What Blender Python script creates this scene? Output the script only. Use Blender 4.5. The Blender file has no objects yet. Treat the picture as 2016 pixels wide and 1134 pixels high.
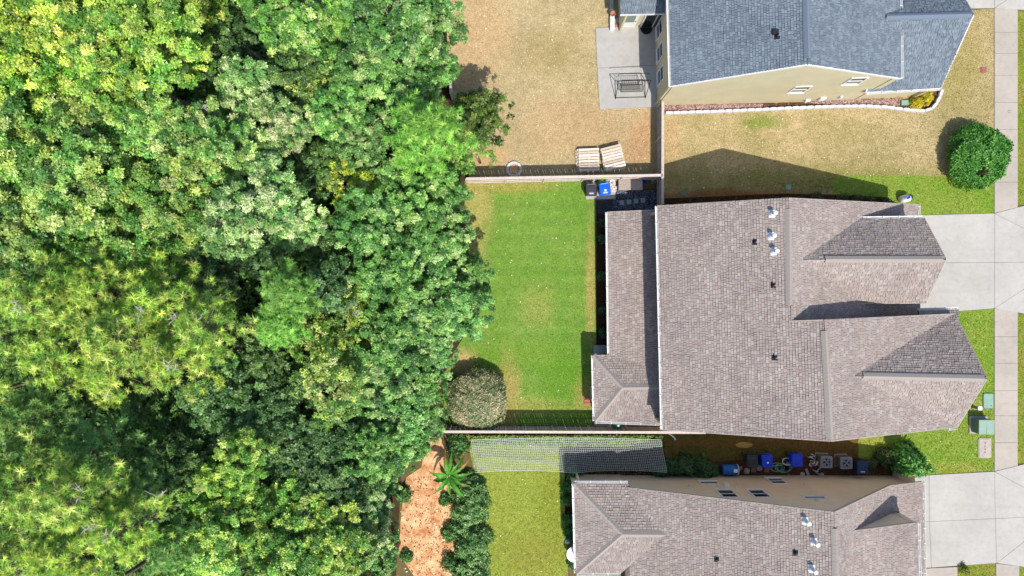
import bpy, math, random
import numpy as np
from mathutils import Vector, Matrix

R_ = math.radians
rng = np.random.default_rng(7)
random.seed(7)
scn = bpy.context.scene
C = scn.collection

# ------------------------------------------------------------------ camera, sky, sun, exposure
CAMH = 43.7            # height of the drone above the lawn
GS = 0.0325            # metres on the ground per photo pixel
cam_d = bpy.data.cameras.new("camera")
cam = bpy.data.objects.new("camera", cam_d); C.objects.link(cam)
cam.location = (0, 0, CAMH); cam.rotation_euler = (0, 0, 0)
cam_d.sensor_width = 36.0
cam_d.lens = 18.0 / (1008 * GS / CAMH)
cam_d.clip_start = 0.5; cam_d.clip_end = 2000
scn.camera = cam

SH = (-0.20, 0.585)    # ground offset of a shadow, per metre of height
SUN_EL = math.atan(1.0 / math.hypot(*SH))
sun_dir = Vector((-SH[0], -SH[1], 1.0)).normalized()
world = bpy.data.worlds.new("World"); scn.world = world; world.use_nodes = True
wn = world.node_tree.nodes; wl = world.node_tree.links
for n in list(wn): wn.remove(n)
wo = wn.new("ShaderNodeOutputWorld"); wb = wn.new("ShaderNodeBackground"); ws = wn.new("ShaderNodeTexSky")
ws.sky_type = 'NISHITA'; ws.sun_disc = False
ws.sun_elevation = SUN_EL
ws.sun_rotation = math.atan2(sun_dir.x, sun_dir.y)
wb.inputs[1].default_value = 0.15
wl.new(ws.outputs[0], wb.inputs[0]); wl.new(wb.outputs[0], wo.inputs[0])
sd = bpy.data.lights.new("sun", 'SUN'); sd.energy = 3.6; sd.angle = R_(0.5); sd.color = (1.0, 0.955, 0.895)
so = bpy.data.objects.new("sun", sd); C.objects.link(so)
so.location = (10, -20, 60)
so.rotation_euler = sun_dir.to_track_quat('Z', 'Y').to_euler()
scn.view_settings.view_transform = 'Standard'; scn.view_settings.look = 'None'
scn.view_settings.exposure = 0.44; scn.view_settings.gamma = 1.0
scn.view_settings.use_curve_mapping = False
scn.cycles.max_bounces = 6; scn.cycles.transparent_max_bounces = 6

# ------------------------------------------------------------------ helpers
def W(px, py, h=0.0):
    """photo pixel + height above ground -> point in metres"""
    k = GS * (1 - h / CAMH)
    return Vector(((px - 1008) * k, (567 - py) * k, h))

class MB:
    def __init__(s): s.v = []; s.f = []; s.c = []
    def add(s, vs, fs, col=None):
        o = len(s.v); s.v += [tuple(v) for v in vs]; s.f += [tuple(i + o for i in f) for f in fs]
        s.c += [col or (1, 1, 1)] * len(vs); return s
    def box(s, c, d, rz=0, col=None, rx=0, ry=0):
        m = Matrix.Translation(c) @ Matrix.Rotation(rz, 4, 'Z') @ Matrix.Rotation(ry, 4, 'Y') @ Matrix.Rotation(rx, 4, 'X')
        x, y, z = (q / 2 for q in d)
        vs = [m @ Vector(p) for p in ((-x,-y,-z),(x,-y,-z),(x,y,-z),(-x,y,-z),(-x,-y,z),(x,-y,z),(x,y,z),(-x,y,z))]
        return s.add(vs, ((0,3,2,1),(4,5,6,7),(0,1,5,4),(1,2,6,5),(2,3,7,6),(3,0,4,7)), col)
    def beam(s, a, b, w, h, col=None, up=(0, 0, 1)):
        a = Vector(a); b = Vector(b); d = (b - a).normalized(); u = Vector(up)
        if abs(d.dot(u)) > .98: u = Vector((1, 0, 0))
        sd_ = d.cross(u).normalized() * (w / 2); uu = sd_.cross(d).normalized() * (h / 2)
        vs = [p + q for p in (a, b) for q in (-sd_ - uu, sd_ - uu, sd_ + uu, -sd_ + uu)]
        return s.add(vs, ((0,1,2,3),(7,6,5,4),(0,4,5,1),(1,5,6,2),(2,6,7,3),(3,7,4,0)), col)
    def prism(s, pts, z0, z1, col=None):
        n = len(pts)
        a = sum(pts[i][0] * pts[(i+1) % n][1] - pts[(i+1) % n][0] * pts[i][1] for i in range(n))
        if a < 0: pts = list(pts)[::-1]
        vs = [(p[0], p[1], z0) for p in pts] + [(p[0], p[1], z1) for p in pts]
        fs = [tuple(range(n-1, -1, -1)), tuple(range(n, 2*n))] + [(i, (i+1) % n, n + (i+1) % n, n + i) for i in range(n)]
        return s.add(vs, fs, col)
    def slab(s, pts, t, col=None):
        """3-D polygon thickened downwards by t (vector or number)"""
        pts = [Vector(p) for p in pts]; n = len(pts)
        nr = Vector((0, 0, 0))
        for i in range(n): nr += pts[i].cross(pts[(i+1) % n])
        tv = Vector(t) if not isinstance(t, (int, float)) else Vector((0, 0, -t))
        if nr.dot(tv) > 0: pts = pts[::-1]
        vs = pts + [p + tv for p in pts]
        fs = [tuple(range(n)), tuple(range(2*n-1, n-1, -1))] + [(n + i, n + (i+1) % n, (i+1) % n, i) for i in range(n)]
        return s.add(vs, fs, col)
    def tube(s, path, r, n=6, col=None, cap=True):
        path = [Vector(p) for p in path]; m = len(path); rs = r if isinstance(r, (list, tuple)) else [r] * m
        vs = []; fs = []
        for i, p in enumerate(path):
            d = (path[min(i+1, m-1)] - path[max(i-1, 0)]).normalized()
            u = Vector((0, 0, 1)) if abs(d.z) < .9 else Vector((1, 0, 0))
            a = d.cross(u).normalized(); b = a.cross(d).normalized()
            for k in range(n):
                t = 2 * math.pi * k / n
                vs.append(p + (a * math.cos(t) + b * math.sin(t)) * rs[i])
        for i in range(m-1):
            for k in range(n):
                fs.append((i*n+k, i*n+(k+1) % n, (i+1)*n+(k+1) % n, (i+1)*n+k))
        if cap: fs += [tuple(range(n-1, -1, -1)), tuple(range((m-1)*n, m*n))]
        return s.add(vs, fs, col)
    def lathe(s, prof, n=20, at=(0, 0, 0), axis='Z', col=None, cap=True, sx=1, sy=1):
        vs = []; fs = []; m = len(prof); at = Vector(at)
        for r, z in prof:
            for k in range(n):
                t = 2 * math.pi * k / n; x, y = r * math.cos(t) * sx, r * math.sin(t) * sy
                vs.append(at + (Vector((x, y, z)) if axis == 'Z' else Vector((z, x, y)) if axis == 'X' else Vector((y, z, x))))
        for i in range(m-1):
            for k in range(n): fs.append((i*n+k, i*n+(k+1) % n, (i+1)*n+(k+1) % n, (i+1)*n+k))
        if cap: fs += [tuple(range(n-1, -1, -1)), tuple(range((m-1)*n, m*n))]
        return s.add(vs, fs, col)
    def mesh(s, name, smooth=False):
        me = bpy.data.meshes.new(name); me.from_pydata(s.v, [], s.f); me.update()
        if any(c != (1, 1, 1) for c in s.c):
            a = me.color_attributes.new("Col", 'FLOAT_COLOR', 'POINT')
            a.data.foreach_set("color", np.hstack([np.array(s.c, dtype=np.float32), np.ones((len(s.c), 1), np.float32)]).ravel())
        if smooth: me.polygons.foreach_set("use_smooth", [True] * len(me.polygons))
        return me
    def build(s, name, mat, parent=None, smooth=False):
        if parent is not None:
            o = parent.matrix_world.translation if False else org(parent)
            s.v = [(v[0]-o[0], v[1]-o[1], v[2]-o[2]) for v in s.v]
        return put(name, s.mesh(name, smooth), mat, parent)

def org(o):
    p = Vector((0, 0, 0))
    while o is not None: p += o.location; o = o.parent
    return p
def put(name, me, mat, parent=None):
    if mat is not None and not me.materials: me.materials.append(mat)
    o = bpy.data.objects.new(name, me); C.objects.link(o); o.parent = parent
    return o
def tag(o, label, cat, group=None):
    o["label"] = label; o["category"] = cat
    if group: o["group"] = group
    return o
def thing(name, label, cat, loc=(0, 0, 0), group=None, rz=0):
    o = bpy.data.objects.new(name, None); C.objects.link(o); o.location = loc; o.rotation_euler = (0, 0, rz)
    o.empty_display_size = .2
    return tag(o, label, cat, group)
def struct(o, kind="structure"):
    o["kind"] = kind; return o
def copy_tree(o, parent=None):
    c = o.copy(); C.objects.link(c); c.parent = parent
    for ch in o.children: copy_tree(ch, c)
    return c

def np_mesh(name, verts, per, cols=None, smooth=False):
    """verts (F*per,3): separate faces of `per` corners each"""
    verts = np.asarray(verts, np.float32); n = len(verts); f = n // per
    me = bpy.data.meshes.new(name)
    me.vertices.add(n); me.vertices.foreach_set("co", verts.ravel())
    me.loops.add(n); me.loops.foreach_set("vertex_index", np.arange(n, dtype=np.int32))
    me.polygons.add(f); me.polygons.foreach_set("loop_start", np.arange(0, n, per, dtype=np.int32))
    me.update(calc_edges=True)
    if cols is not None:
        a = me.color_attributes.new("Col", 'FLOAT_COLOR', 'POINT')
        a.data.foreach_set("color", np.hstack([np.asarray(cols, np.float32), np.ones((n, 1), np.float32)]).ravel())
    return me

# ------------------------------------------------------------------ materials
def lin(r, g=None, b=None):
    if g is None: r, g, b = r
    return tuple((c / 12.92 if c <= .04045 else ((c + .055) / 1.055) ** 2.4) for c in (r / 255, g / 255, b / 255))
class NT:
    def __init__(s, name):
        s.m = bpy.data.materials.new(name); s.m.use_nodes = True
        s.n = s.m.node_tree.nodes; s.l = s.m.node_tree.links
        for q in list(s.n): s.n.remove(q)
        s.out = s.n.new("ShaderNodeOutputMaterial"); s.bs = s.n.new("ShaderNodeBsdfPrincipled")
        s.l.new(s.bs.outputs[0], s.out.inputs[0])
    def tc(s, geo=False):
        if geo: return s.n.new("ShaderNodeNewGeometry").outputs["Position"]
        return s.n.new("ShaderNodeTexCoord").outputs["Object"]
    def noise(s, vec, scale, detail=3, rough=.55, dist=0):
        q = s.n.new("ShaderNodeTexNoise"); s.l.new(vec, q.inputs["Vector"]); q.inputs["Scale"].default_value = scale
        q.inputs["Detail"].default_value = detail; q.inputs["Roughness"].default_value = rough; q.inputs["Distortion"].default_value = dist
        return q.outputs[0]
    def ramp(s, fac, stops, interp='LINEAR'):
        q = s.n.new("ShaderNodeValToRGB"); s.l.new(fac, q.inputs[0]); q.color_ramp.interpolation = interp
        e = q.color_ramp.elements
        while len(e) < len(stops): e.new(.5)
        for i, (p, c) in enumerate(stops):
            e[i].position = p; e[i].color = (*c, 1) if not isinstance(c, (int, float)) else (c, c, c, 1)
        return q.outputs[0]
    def mix(s, fac, a, b, mode='MIX'):
        q = s.n.new("ShaderNodeMix"); q.data_type = 'RGBA'; q.blend_type = mode
        for sock, v in ((q.inputs[0], fac), (q.inputs[6], a), (q.inputs[7], b)):
            if isinstance(v, bpy.types.NodeSocket): s.l.new(v, sock)
            elif isinstance(v, (int, float)): sock.default_value = v if sock.type == 'VALUE' else (v, v, v, 1)
            else: sock.default_value = (*v, 1)
        return q.outputs[2]
    def math(s, op, a, b=0.0, c=None):
        q = s.n.new("ShaderNodeMath"); q.operation = op
        for i, v in enumerate((a, b) if c is None else (a, b, c)):
            if isinstance(v, bpy.types.NodeSocket): s.l.new(v, q.inputs[i])
            else: q.inputs[i].default_value = v
        return q.outputs[0]
    def attr(s, name="Col"):
        q = s.n.new("ShaderNodeAttribute"); q.attribute_name = name; return q.outputs["Color"]
    def bump(s, h, strength, dist=.02):
        q = s.n.new("ShaderNodeBump"); q.inputs["Strength"].default_value = strength; q.inputs["Distance"].default_value = dist
        s.l.new(h, q.inputs["Height"]); s.l.new(q.outputs[0], s.bs.inputs["Normal"])
    def base(s, c, rough=.7, spec=.3, metal=0):
        if isinstance(c, bpy.types.NodeSocket): s.l.new(c, s.bs.inputs["Base Color"])
        else: s.bs.inputs["Base Color"].default_value = (*c, 1)
        s.bs.inputs["Roughness"].default_value = rough; s.bs.inputs["Specular IOR Level"].default_value = spec
        s.bs.inputs["Metallic"].default_value = metal
        return s.m
    def spot(s, pos, px, py, rx, ry, soft=.5):
        """soft mask of a worn patch round a place on the ground (metres)"""
        c = W(px, py)
        q = s.n.new("ShaderNodeVectorMath"); q.operation = 'SUBTRACT'; s.l.new(pos, q.inputs[0]); q.inputs[1].default_value = (c.x, c.y, 0)
        d = s.n.new("ShaderNodeVectorMath"); d.operation = 'MULTIPLY'; s.l.new(q.outputs[0], d.inputs[0])
        d.inputs[1].default_value = (1 / (rx * GS), 1 / (ry * GS), 0)
        e = s.n.new("ShaderNodeVectorMath"); e.operation = 'LENGTH'; s.l.new(d.outputs[0], e.inputs[0])
        nz = s.noise(pos, .9, 4, .65)
        v = s.math('ADD', e.outputs["Value"], s.math('MULTIPLY', s.math('SUBTRACT', nz, .5), 1.6))
        mr = s.n.new("ShaderNodeMapRange"); s.l.new(v, mr.inputs[0])
        mr.inputs[1].default_value = 1 + soft; mr.inputs[2].default_value = 1 - soft
        mr.inputs[3].default_value = 0; mr.inputs[4].default_value = 1
        return mr.outputs[0]

def pmat(name, col, rough=.6, var=.12, scale=5, bump=0, bscale=60, spec=.3, metal=0, attr=False, geo=False):
    t = NT(name); v = t.tc(geo)
    n = t.noise(v, scale, 4, .6)
    f = t.ramp(n, [(.25, 1 - var), (.75, 1 + var)])
    c = t.mix(1.0, t.attr() if attr else col, f, 'MULTIPLY')
    if attr and col is not None: c = t.mix(1.0, c, col, 'MULTIPLY')
    if bump: t.bump(t.noise(v, bscale, 3), bump)
    return t.base(c, rough, spec, metal)

M = {}
def concrete(name, col, seedoff=0):
    t = NT(name); p = t.tc(True)
    n1 = t.noise(p, .35, 5, .6); n2 = t.noise(p, 3.0, 5, .7); n3 = t.noise(p, 45, 2, .6)
    c = t.mix(t.ramp(n1, [(.35, 0.0), (.7, 1.0)]), tuple(q * .90 for q in col), tuple(min(1, q * 1.06) for q in col))
    c = t.mix(1.0, c, t.ramp(n2, [(.2, .86), (.5, 1.0), (.8, 1.06)]), 'MULTIPLY')
    c = t.mix(1.0, c, t.ramp(n3, [(.25, .93), (.75, 1.05)]), 'MULTIPLY')
    st = t.noise(p, .9, 6, .75, 1.5)
    c = t.mix(t.ramp(st, [(.56, 0.0), (.76, .42)]), c, tuple(q * .58 for q in col))
    mp = t.n.new('ShaderNodeMapping'); mp.inputs['Scale'].default_value = (.12, 1.6, 1); t.l.new(p, mp.inputs[0])
    c = t.mix(t.ramp(t.noise(mp.outputs[0], 1.0, 5, .65), [(.52, 0.0), (.72, .22)]), c, tuple(q * .66 for q in col))
    t.bump(n3, .25, .006)
    return t.base(c, .85, .2)
M['concrete'] = concrete('concrete', lin(178, 173, 164))
M['concrete_walk'] = concrete('sidewalk_concrete', lin(174, 164, 151))
M['concrete_pad'] = concrete('pad_concrete', lin(172, 168, 161))
M['joint'] = pmat('joint_dirt', lin(104, 96, 86), .95)
M['asphalt'] = pmat('asphalt', lin(70, 70, 72), .9, .2, 30, .4, 120)

def lawn(name, cA, cB, cDark, s1=.35, spots=(), stripes=0, fine=.42, geo=True):
    t = NT(name); p = t.tc(True)
    big = t.noise(p, s1, 4, .6, .4); mid = t.noise(p, s1 * 5, 4, .65); fi = t.noise(p, 9, 3, .7); ff = t.noise(p, 26, 2, .8)
    c = t.mix(t.ramp(t.math('ADD', t.math('MULTIPLY', big, .6), t.math('MULTIPLY', mid, .4)), [(.38, 0.0), (.62, 1.0)]), cA, cB)
    if stripes:
        s = t.n.new("ShaderNodeTexWave"); s.bands_direction = 'Y'; s.inputs["Scale"].default_value = .30; s.inputs["Distortion"].default_value = .7
        t.l.new(p, s.inputs["Vector"])
        c = t.mix(1.0, c, t.ramp(s.outputs["Fac"], [(.1, 1 - stripes), (.9, 1 + stripes)]), 'MULTIPLY')
    for (px, py, rx, ry, col, amt) in spots:
        c = t.mix(t.math('MULTIPLY', t.spot(p, px, py, rx, ry), amt), c, col)
    c = t.mix(t.ramp(t.noise(p, 2.6, 5, .75), [(.36, fine * .8), (.56, 0.0)]), c, cDark)
    c = t.mix(t.ramp(fi, [(.32, fine * 1.3), (.54, 0.0)]), c, cDark)
    c = t.mix(1.0, c, t.ramp(ff, [(.25, .50), (.5, 1.0), (.78, 1.45)]), 'MULTIPLY')
    t.bump(ff, .6, .03)
    return t.base(c, .95, .08)
CLAY = lin(196, 132, 92); TAN = lin(196, 164, 112); STRAW = lin(204, 172, 122)
M['lawn_brown'] = lawn('dormant_lawn', lin(198, 178, 136), lin(168, 153, 112), lin(120, 105, 72), .3, [
    (1266, 262, 26, 40, CLAY, .5), (1250, 305, 35, 22, lin(186, 136, 96), .5), (1130, 250, 100, 60, lin(200, 160, 118), .5),
    (940, 60, 60, 90, lin(202, 168, 124), .8), (1080, 100, 60, 40, lin(150, 132, 74), .5), (960, 310, 50, 25, lin(206, 170, 122), .8)], fine=.4)
M['lawn_side'] = lawn('side_lawn', lin(196, 174, 132), lin(160, 148, 98), lin(112, 101, 60), .3, [
    (1500, 240, 40, 14, lin(112, 140, 40), .8), (1640, 355, 330, 24, lin(120, 128, 44), .6), (1450, 388, 120, 14, lin(150, 96, 58), .9), (1340, 395, 60, 16, lin(134, 96, 58), .7),
    (1895, 120, 40, 90, lin(150, 140, 62), .5), (1322, 280, 18, 36, lin(200, 164, 124), .6), (1880, 350, 30, 12, lin(190, 150, 100), .8)], fine=.4)
M['lawn_green'] = lawn('green_lawn', lin(108, 147, 54), lin(132, 156, 72), lin(64, 98, 30), .28, [
    (938, 400, 28, 95, lin(200, 172, 110), .7), (1000, 365, 90, 14, lin(178, 156, 90), .75), (1163, 560, 9, 110, lin(184, 158, 96), .8),
    (1060, 600, 30, 40, lin(168, 160, 88), .5), (1000, 770, 22, 70, lin(200, 158, 104), .65), (912, 715, 24, 26, lin(212, 172, 122), .95),
    (1150, 775, 22, 30, lin(186, 156, 98), .8), (1060, 800, 80, 16, lin(172, 160, 88), .6), (1110, 740, 40, 60, lin(96, 142, 34), .6), (1010, 700, 80, 30, lin(118, 148, 46), .4)], stripes=.045, fine=.35)
M['lawn_front'] = lawn('front_lawn', lin(118, 152, 48), lin(146, 156, 70), lin(70, 100, 28), .5, [
    (1880, 925, 70, 10, lin(168, 154, 78), .5), (1700, 868, 60, 10, lin(184, 166, 84), .5), (1925, 800, 18, 16, lin(178, 160, 96), .6)], fine=.42)
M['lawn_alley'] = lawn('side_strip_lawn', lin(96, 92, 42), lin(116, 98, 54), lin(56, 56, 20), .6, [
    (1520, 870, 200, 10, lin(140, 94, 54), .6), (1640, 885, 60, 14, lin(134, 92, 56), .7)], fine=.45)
M['lawn_olive'] = lawn('olive_lawn', lin(158, 166, 72), lin(146, 160, 64), lin(86, 98, 32), .3, [
    (1050, 1090, 60, 40, lin(146, 134, 62), .5), (1080, 985, 20, 60, lin(136, 142, 48), .5)], fine=.5)
M['lawn_verge'] = lawn('verge_lawn', lin(108, 140, 36), lin(156, 142, 70), lin(62, 90, 16), .5, fine=.4)

def soil(name, a, b, d, s=1.2, bumpy=.5):
    t = NT(name); p = t.tc(True)
    n = t.noise(p, s, 6, .65); f = t.noise(p, 14, 4, .7); g = t.noise(p, 40, 2, .7)
    c = t.mix(t.ramp(n, [(.35, 0.0), (.65, 1.0)]), a, b)
    c = t.mix(t.ramp(f, [(.28, .8), (.5, 0.0)]), c, d)
    c = t.mix(1.0, c, t.ramp(g, [(.25, .7), (.75, 1.3)]), 'MULTIPLY')
    t.bump(f, bumpy, .05)
    return t.base(c, .95, .1)
M['forest_floor'] = soil('forest_floor', lin(84, 64, 46), lin(58, 52, 34), lin(36, 30, 20), .8)
M['earth'] = soil('earth', lin(120, 96, 66), lin(98, 92, 56), lin(60, 52, 30), .5)
M['clay'] = soil('clay', lin(234, 194, 146), lin(184, 122, 78), lin(104, 66, 42), 1.5)
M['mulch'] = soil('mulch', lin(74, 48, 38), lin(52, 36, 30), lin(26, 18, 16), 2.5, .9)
M['mulch_red'] = soil('red_mulch', lin(104, 68, 54), lin(78, 52, 44), lin(40, 26, 22), 2.5, .9)
M['gravel_base'] = soil('gravel_base', lin(70, 72, 78), lin(52, 54, 60), lin(24, 24, 28), 3, .9)
M['stone_col'] = pmat('stone', None, .85, .15, 12, .3, 60, attr=True)
M['grass_blade'] = pmat('grass_blade', None, .8, .1, 3, spec=.1, attr=True, geo=True)

def roofmat(name, cols, dark):
    t = NT(name); p = t.tc(True)
    n = t.noise(p, .30, 4, .6); g = t.noise(p, 60, 2, .8)
    c = t.mix(1.0, t.attr(), t.ramp(n, [(.3, .90), (.7, 1.08)]), 'MULTIPLY')
    # rain streaks and algae staining with their own shape
    st = t.noise(p, .55, 5, .7, 1.2)
    c = t.mix(t.ramp(st, [(.50, 0.0), (.72, .34)]), c, dark)
    c = t.mix(1.0, c, t.ramp(g, [(.2, .72), (.5, 1.0), (.8, 1.28)]), 'MULTIPLY')
    t.bump(g, .3, .006)
    return t.base(c, .95, .12)
M['shingle_tan'] = roofmat('weathered_shingle', None, lin(112, 100, 96))
M['shingle_blue'] = roofmat('slate_shingle', None, lin(70, 80, 92))
PAL_TAN = [lin(*c) for c in ((156,143,134),(150,136,128),(160,149,140),(147,134,127),(155,143,136),(162,152,143),(143,131,125),(155,139,129),(152,138,130),(149,140,134))]
PAL_BLUE = [lin(*c) for c in ((115,125,133),(109,119,128),(119,129,137),(104,114,123),(113,124,133),(123,132,139),(106,115,122))]
M['roof_deck'] = pmat('roof_deck', lin(52, 46, 44), .95, .2, 9)
M['roof_deck_blue'] = pmat('roof_deck_blue', lin(40, 44, 50), .95, .2, 9)
M['fascia'] = pmat('fascia_beige', lin(168, 158, 144), .7, .1, 5)
M['cap_tan'] = pmat('ridge_cap_tan', lin(156, 147, 138), .95, .16, 6, .3, 90, spec=.1)
M['cap_blue'] = pmat('ridge_cap_blue', lin(112, 122, 134), .95, .16, 6, .3, 90, spec=.1)
def siding(name, col):
    t = NT(name); p = t.tc(True)
    w = t.n.new("ShaderNodeTexWave"); w.bands_direction = 'Z'; w.wave_profile = 'SAW'; w.inputs["Scale"].default_value = 1 / .18 / 2 / math.pi * 3.14
    t.l.new(p, w.inputs["Vector"])
    c = t.mix(1.0, col, t.ramp(t.noise(p, .7, 5, .65), [(.3, .92), (.7, 1.06)]), 'MULTIPLY')
    c = t.mix(1.0, c, t.ramp(t.noise(p, 12, 4, .65), [(.3, .95), (.7, 1.04)]), 'MULTIPLY')
    t.bump(w.outputs["Fac"], .5, .02)
    return t.base(c, .75, .25)
M['wall_cream'] = siding('cream_siding', lin(206, 196, 162))
M['wall_tan'] = siding('tan_siding', lin(224, 208, 188))
M['wall_main'] = siding('beige_siding', lin(186, 172, 148))
M['white'] = pmat('white_paint', lin(226, 224, 218), .5, .06, 4)
M['white_plastic'] = pmat('white_plastic', lin(228, 228, 226), .4, .05, 4, spec=.5)
M['dark_glass'] = pmat('window_glass', lin(34, 40, 42), .08, .1, 3, spec=.8)
M['screen'] = pmat('insect_screen', lin(120, 136, 124), .5, .1, 3)
M['black'] = pmat('black_metal', lin(24, 24, 26), .5, .2, 8)
M['black_plastic'] = pmat('black_plastic', lin(50, 52, 58), .5, .12, 6, spec=.4)
M['navy_plastic'] = pmat('navy_plastic', lin(26, 52, 92), .45, .12, 6, spec=.4)
M['blue_plastic'] = pmat('blue_plastic', lin(20, 60, 205), .4, .08, 6, spec=.4)
M['cyan_blue_plastic'] = pmat('bright_blue_plastic', lin(8, 92, 196), .4, .08, 6, spec=.4)
M['barrel_blue'] = pmat('barrel_blue', lin(26, 98, 180), .4, .1, 6, spec=.4)
M['grey_metal'] = pmat('grey_metal', lin(128, 130, 132), .5, .1, 8, spec=.4)
M['ac_side'] = pmat('condenser_louvre', lin(92, 90, 88), .55, .12, 8)
M['ac_blade'] = pmat('fan_blade', lin(150, 154, 158), .4, .1, 8, spec=.5)
M['flashing'] = pmat('galvanised_flashing', lin(206, 210, 214), .45, .1, 8, spec=.4)
M['vent_black'] = pmat('rubber_boot', lin(34, 34, 38), .6, .2, 8)
M['green_paint'] = pmat('utility_green', lin(136, 158, 142), .55, .08, 4)
M['green_dark'] = pmat('utility_green_side', lin(100, 124, 108), .55, .08, 4)
M['green_lid'] = pmat('green_lid', lin(130, 160, 140), .6, .12, 5)
M['teal'] = pmat('glazed_green', lin(44, 122, 104), .25, .1, 6, spec=.6)
M['pale_wood'] = pmat('pallet_wood', None, .85, .2, 7, .4, 50, attr=True)
M['fence_wood'] = pmat('fence_wood', None, .85, .18, 6, .4, 50, attr=True)
M['deck_wood'] = pmat('weathered_wood', lin(164, 152, 142), .85, .2, 8, .4, 60)
M['bark'] = pmat('bark', lin(150, 138, 124), .9, .3, 6, .6, 30, spec=.1)
M['bark_white'] = pmat('bare_twig', lin(196, 186, 174), .9, .2, 6)
M['bark_pine'] = pmat('pine_bark', lin(120, 106, 92), .9, .3, 6, .6, 30, spec=.1)
M['brick'] = pmat('brick', lin(170, 112, 94), .9, .2, 8, .4, 60)
M['paver_red'] = pmat('red_paver', lin(150, 92, 84), .9, .2, 8)
M['paver_grey'] = pmat('grey_paver', lin(146, 152, 152), .9, .15, 8)
M['block_white'] = pmat('border_block', lin(206, 204, 208), .85, .14, 7, .4, 60)
M['hose'] = pmat('hose_green', lin(120, 190, 160), .4, .1, 5, spec=.5)
M['net'] = pmat('net_cord', lin(206, 212, 208), .6, .06, 5)
M['stone_slab'] = pmat('cover_slab', lin(172, 160, 148), .9, .18, 5, .3, 50)

def leafmat(name, rough=.45, spec=.35, trans=.35, tint=(1, 1, 1)):
    m = bpy.data.materials.new(name); m.use_nodes = True; n = m.node_tree.nodes; l = m.node_tree.links
    for q in list(n): n.remove(q)
    out = n.new("ShaderNodeOutputMaterial"); b = n.new("ShaderNodeBsdfPrincipled"); tr = n.new("ShaderNodeBsdfTranslucent"); mx = n.new("ShaderNodeMixShader")
    at = n.new("ShaderNodeAttribute"); at.attribute_name = "Col"
    oi = n.new("ShaderNodeObjectInfo")
    mul = n.new("ShaderNodeMix"); mul.data_type = 'RGBA'; mul.blend_type = 'MULTIPLY'; mul.inputs[0].default_value = 1
    l.new(at.outputs["Color"], mul.inputs[6]); l.new(oi.outputs["Color"], mul.inputs[7])
    col = mul.outputs[2]
    l.new(col, b.inputs["Base Color"]); b.inputs["Roughness"].default_value = rough; b.inputs["Specular IOR Level"].default_value = spec
    br = n.new("ShaderNodeMix"); br.data_type = 'RGBA'; br.blend_type = 'MULTIPLY'; br.inputs[0].default_value = 1
    l.new(col, br.inputs[6]); br.inputs[7].default_value = (1.1, 1.1, .6, 1)
    l.new(br.outputs[2], tr.inputs[0])
    mx.inputs[0].default_value = trans; l.new(b.outputs[0], mx.inputs[1]); l.new(tr.outputs[0], mx.inputs[2])
    l.new(mx.outputs[0], out.inputs[0])
    return m
M['leaf'] = leafmat('leaf', .42, .5, .22)
M['needle'] = leafmat('needle', .5, .3, .25)
M['bush_leaf'] = leafmat('bush_leaf', .45, .35, .25)

# ------------------------------------------------------------------ ground sheets
def sheet(name, pts, z, mat, kind="structure"):
    mb = MB(); P = [W(*p) for p in pts]
    a = sum(P[i].x * P[(i+1) % len(P)].y - P[(i+1) % len(P)].x * P[i].y for i in range(len(P)))
    if a < 0: P = P[::-1]
    mb.add([(p.x, p.y, z) for p in P], [tuple(range(len(P)))])
    return struct(mb.build(name, mat), kind)
g = MB(); g.add([(-900, -900, -.012), (900, -900, -.012), (900, 900, -.012), (-900, 900, -.012)], [(0, 1, 2, 3)])
struct(g.build('ground', M['earth']))
sheet('forest_floor', [(-900, -700), (905, -700), (896, 0), (892, 140), (905, 250), (930, 350), (915, 400), (935, 560), (930, 640), (885, 730), (868, 850), (850, 870), (790, 930), (780, 1134), (780, 1700), (-900, 1700)], -.004, M['forest_floor'])
LAWNS = {}
def lawn_sheet(key, pts, z, mat):
    LAWNS[key] = (pts, z); return sheet('lawn', pts, z, M[mat])
lawn_sheet('back_n', [(880, -300), (1300, -300), (1300, 120), (1296, 352), (925, 355), (905, 250), (880, 140)], .000, 'lawn_brown')
lawn_sheet('side_n', [(1300, 60), (1957, 17), (1957, 346), (1860, 348), (1800, 346), (1690, 345), (1560, 358), (1420, 372), (1304, 372)], .000, 'lawn_side')
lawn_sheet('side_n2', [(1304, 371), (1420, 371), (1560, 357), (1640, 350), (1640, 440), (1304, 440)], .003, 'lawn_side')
lawn_sheet('front_n', [(1640, 350), (1690, 345), (1800, 346), (1860, 348), (1957, 346), (1957, 420), (1810, 424), (1640, 440)], .000, 'lawn_front')
lawn_sheet('back', [(915, 357), (1165, 357), (1172, 393), (1174, 690), (1180, 838), (870, 838), (880, 720), (925, 640), (930, 560), (915, 430)], .000, 'lawn_green')
lawn_sheet('front', [(1880, 613), (1957, 607), (1957, 928), (1815, 936), (1690, 936), (1690, 862), (1800, 850)], .000, 'lawn_front')
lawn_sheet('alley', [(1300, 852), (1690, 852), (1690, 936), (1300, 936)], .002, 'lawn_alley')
lawn_sheet('back_s', [(918, 858), (1312, 856), (1312, 940), (1112, 940), (1118, 1134), (1135, 1500), (965, 1500), (955, 1000), (935, 935)], .000, 'lawn_olive')
for y0, y1 in ((-300, -40), (17, 403), (619, 912), (1116, 1500)):
    lawn_sheet('verge%d' % y0, [(2003, y0), (2045, y0), (2045, y1), (2003, y1)], .000, 'lawn_verge')
lawn_sheet('front_s', [(1884, 1114), (1960, 1109), (1966, 1500), (1884, 1500)], .000, 'lawn_verge')
sheet('clay_path', [(838, 862), (872, 858), (890, 905), (880, 930), (905, 1010), (890, 1060), (905, 1134), (915, 1250), (790, 1250), (815, 1134), (785, 1090), (790, 1010), (800, 940), (830, 920)], .001, M['clay'])
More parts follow.
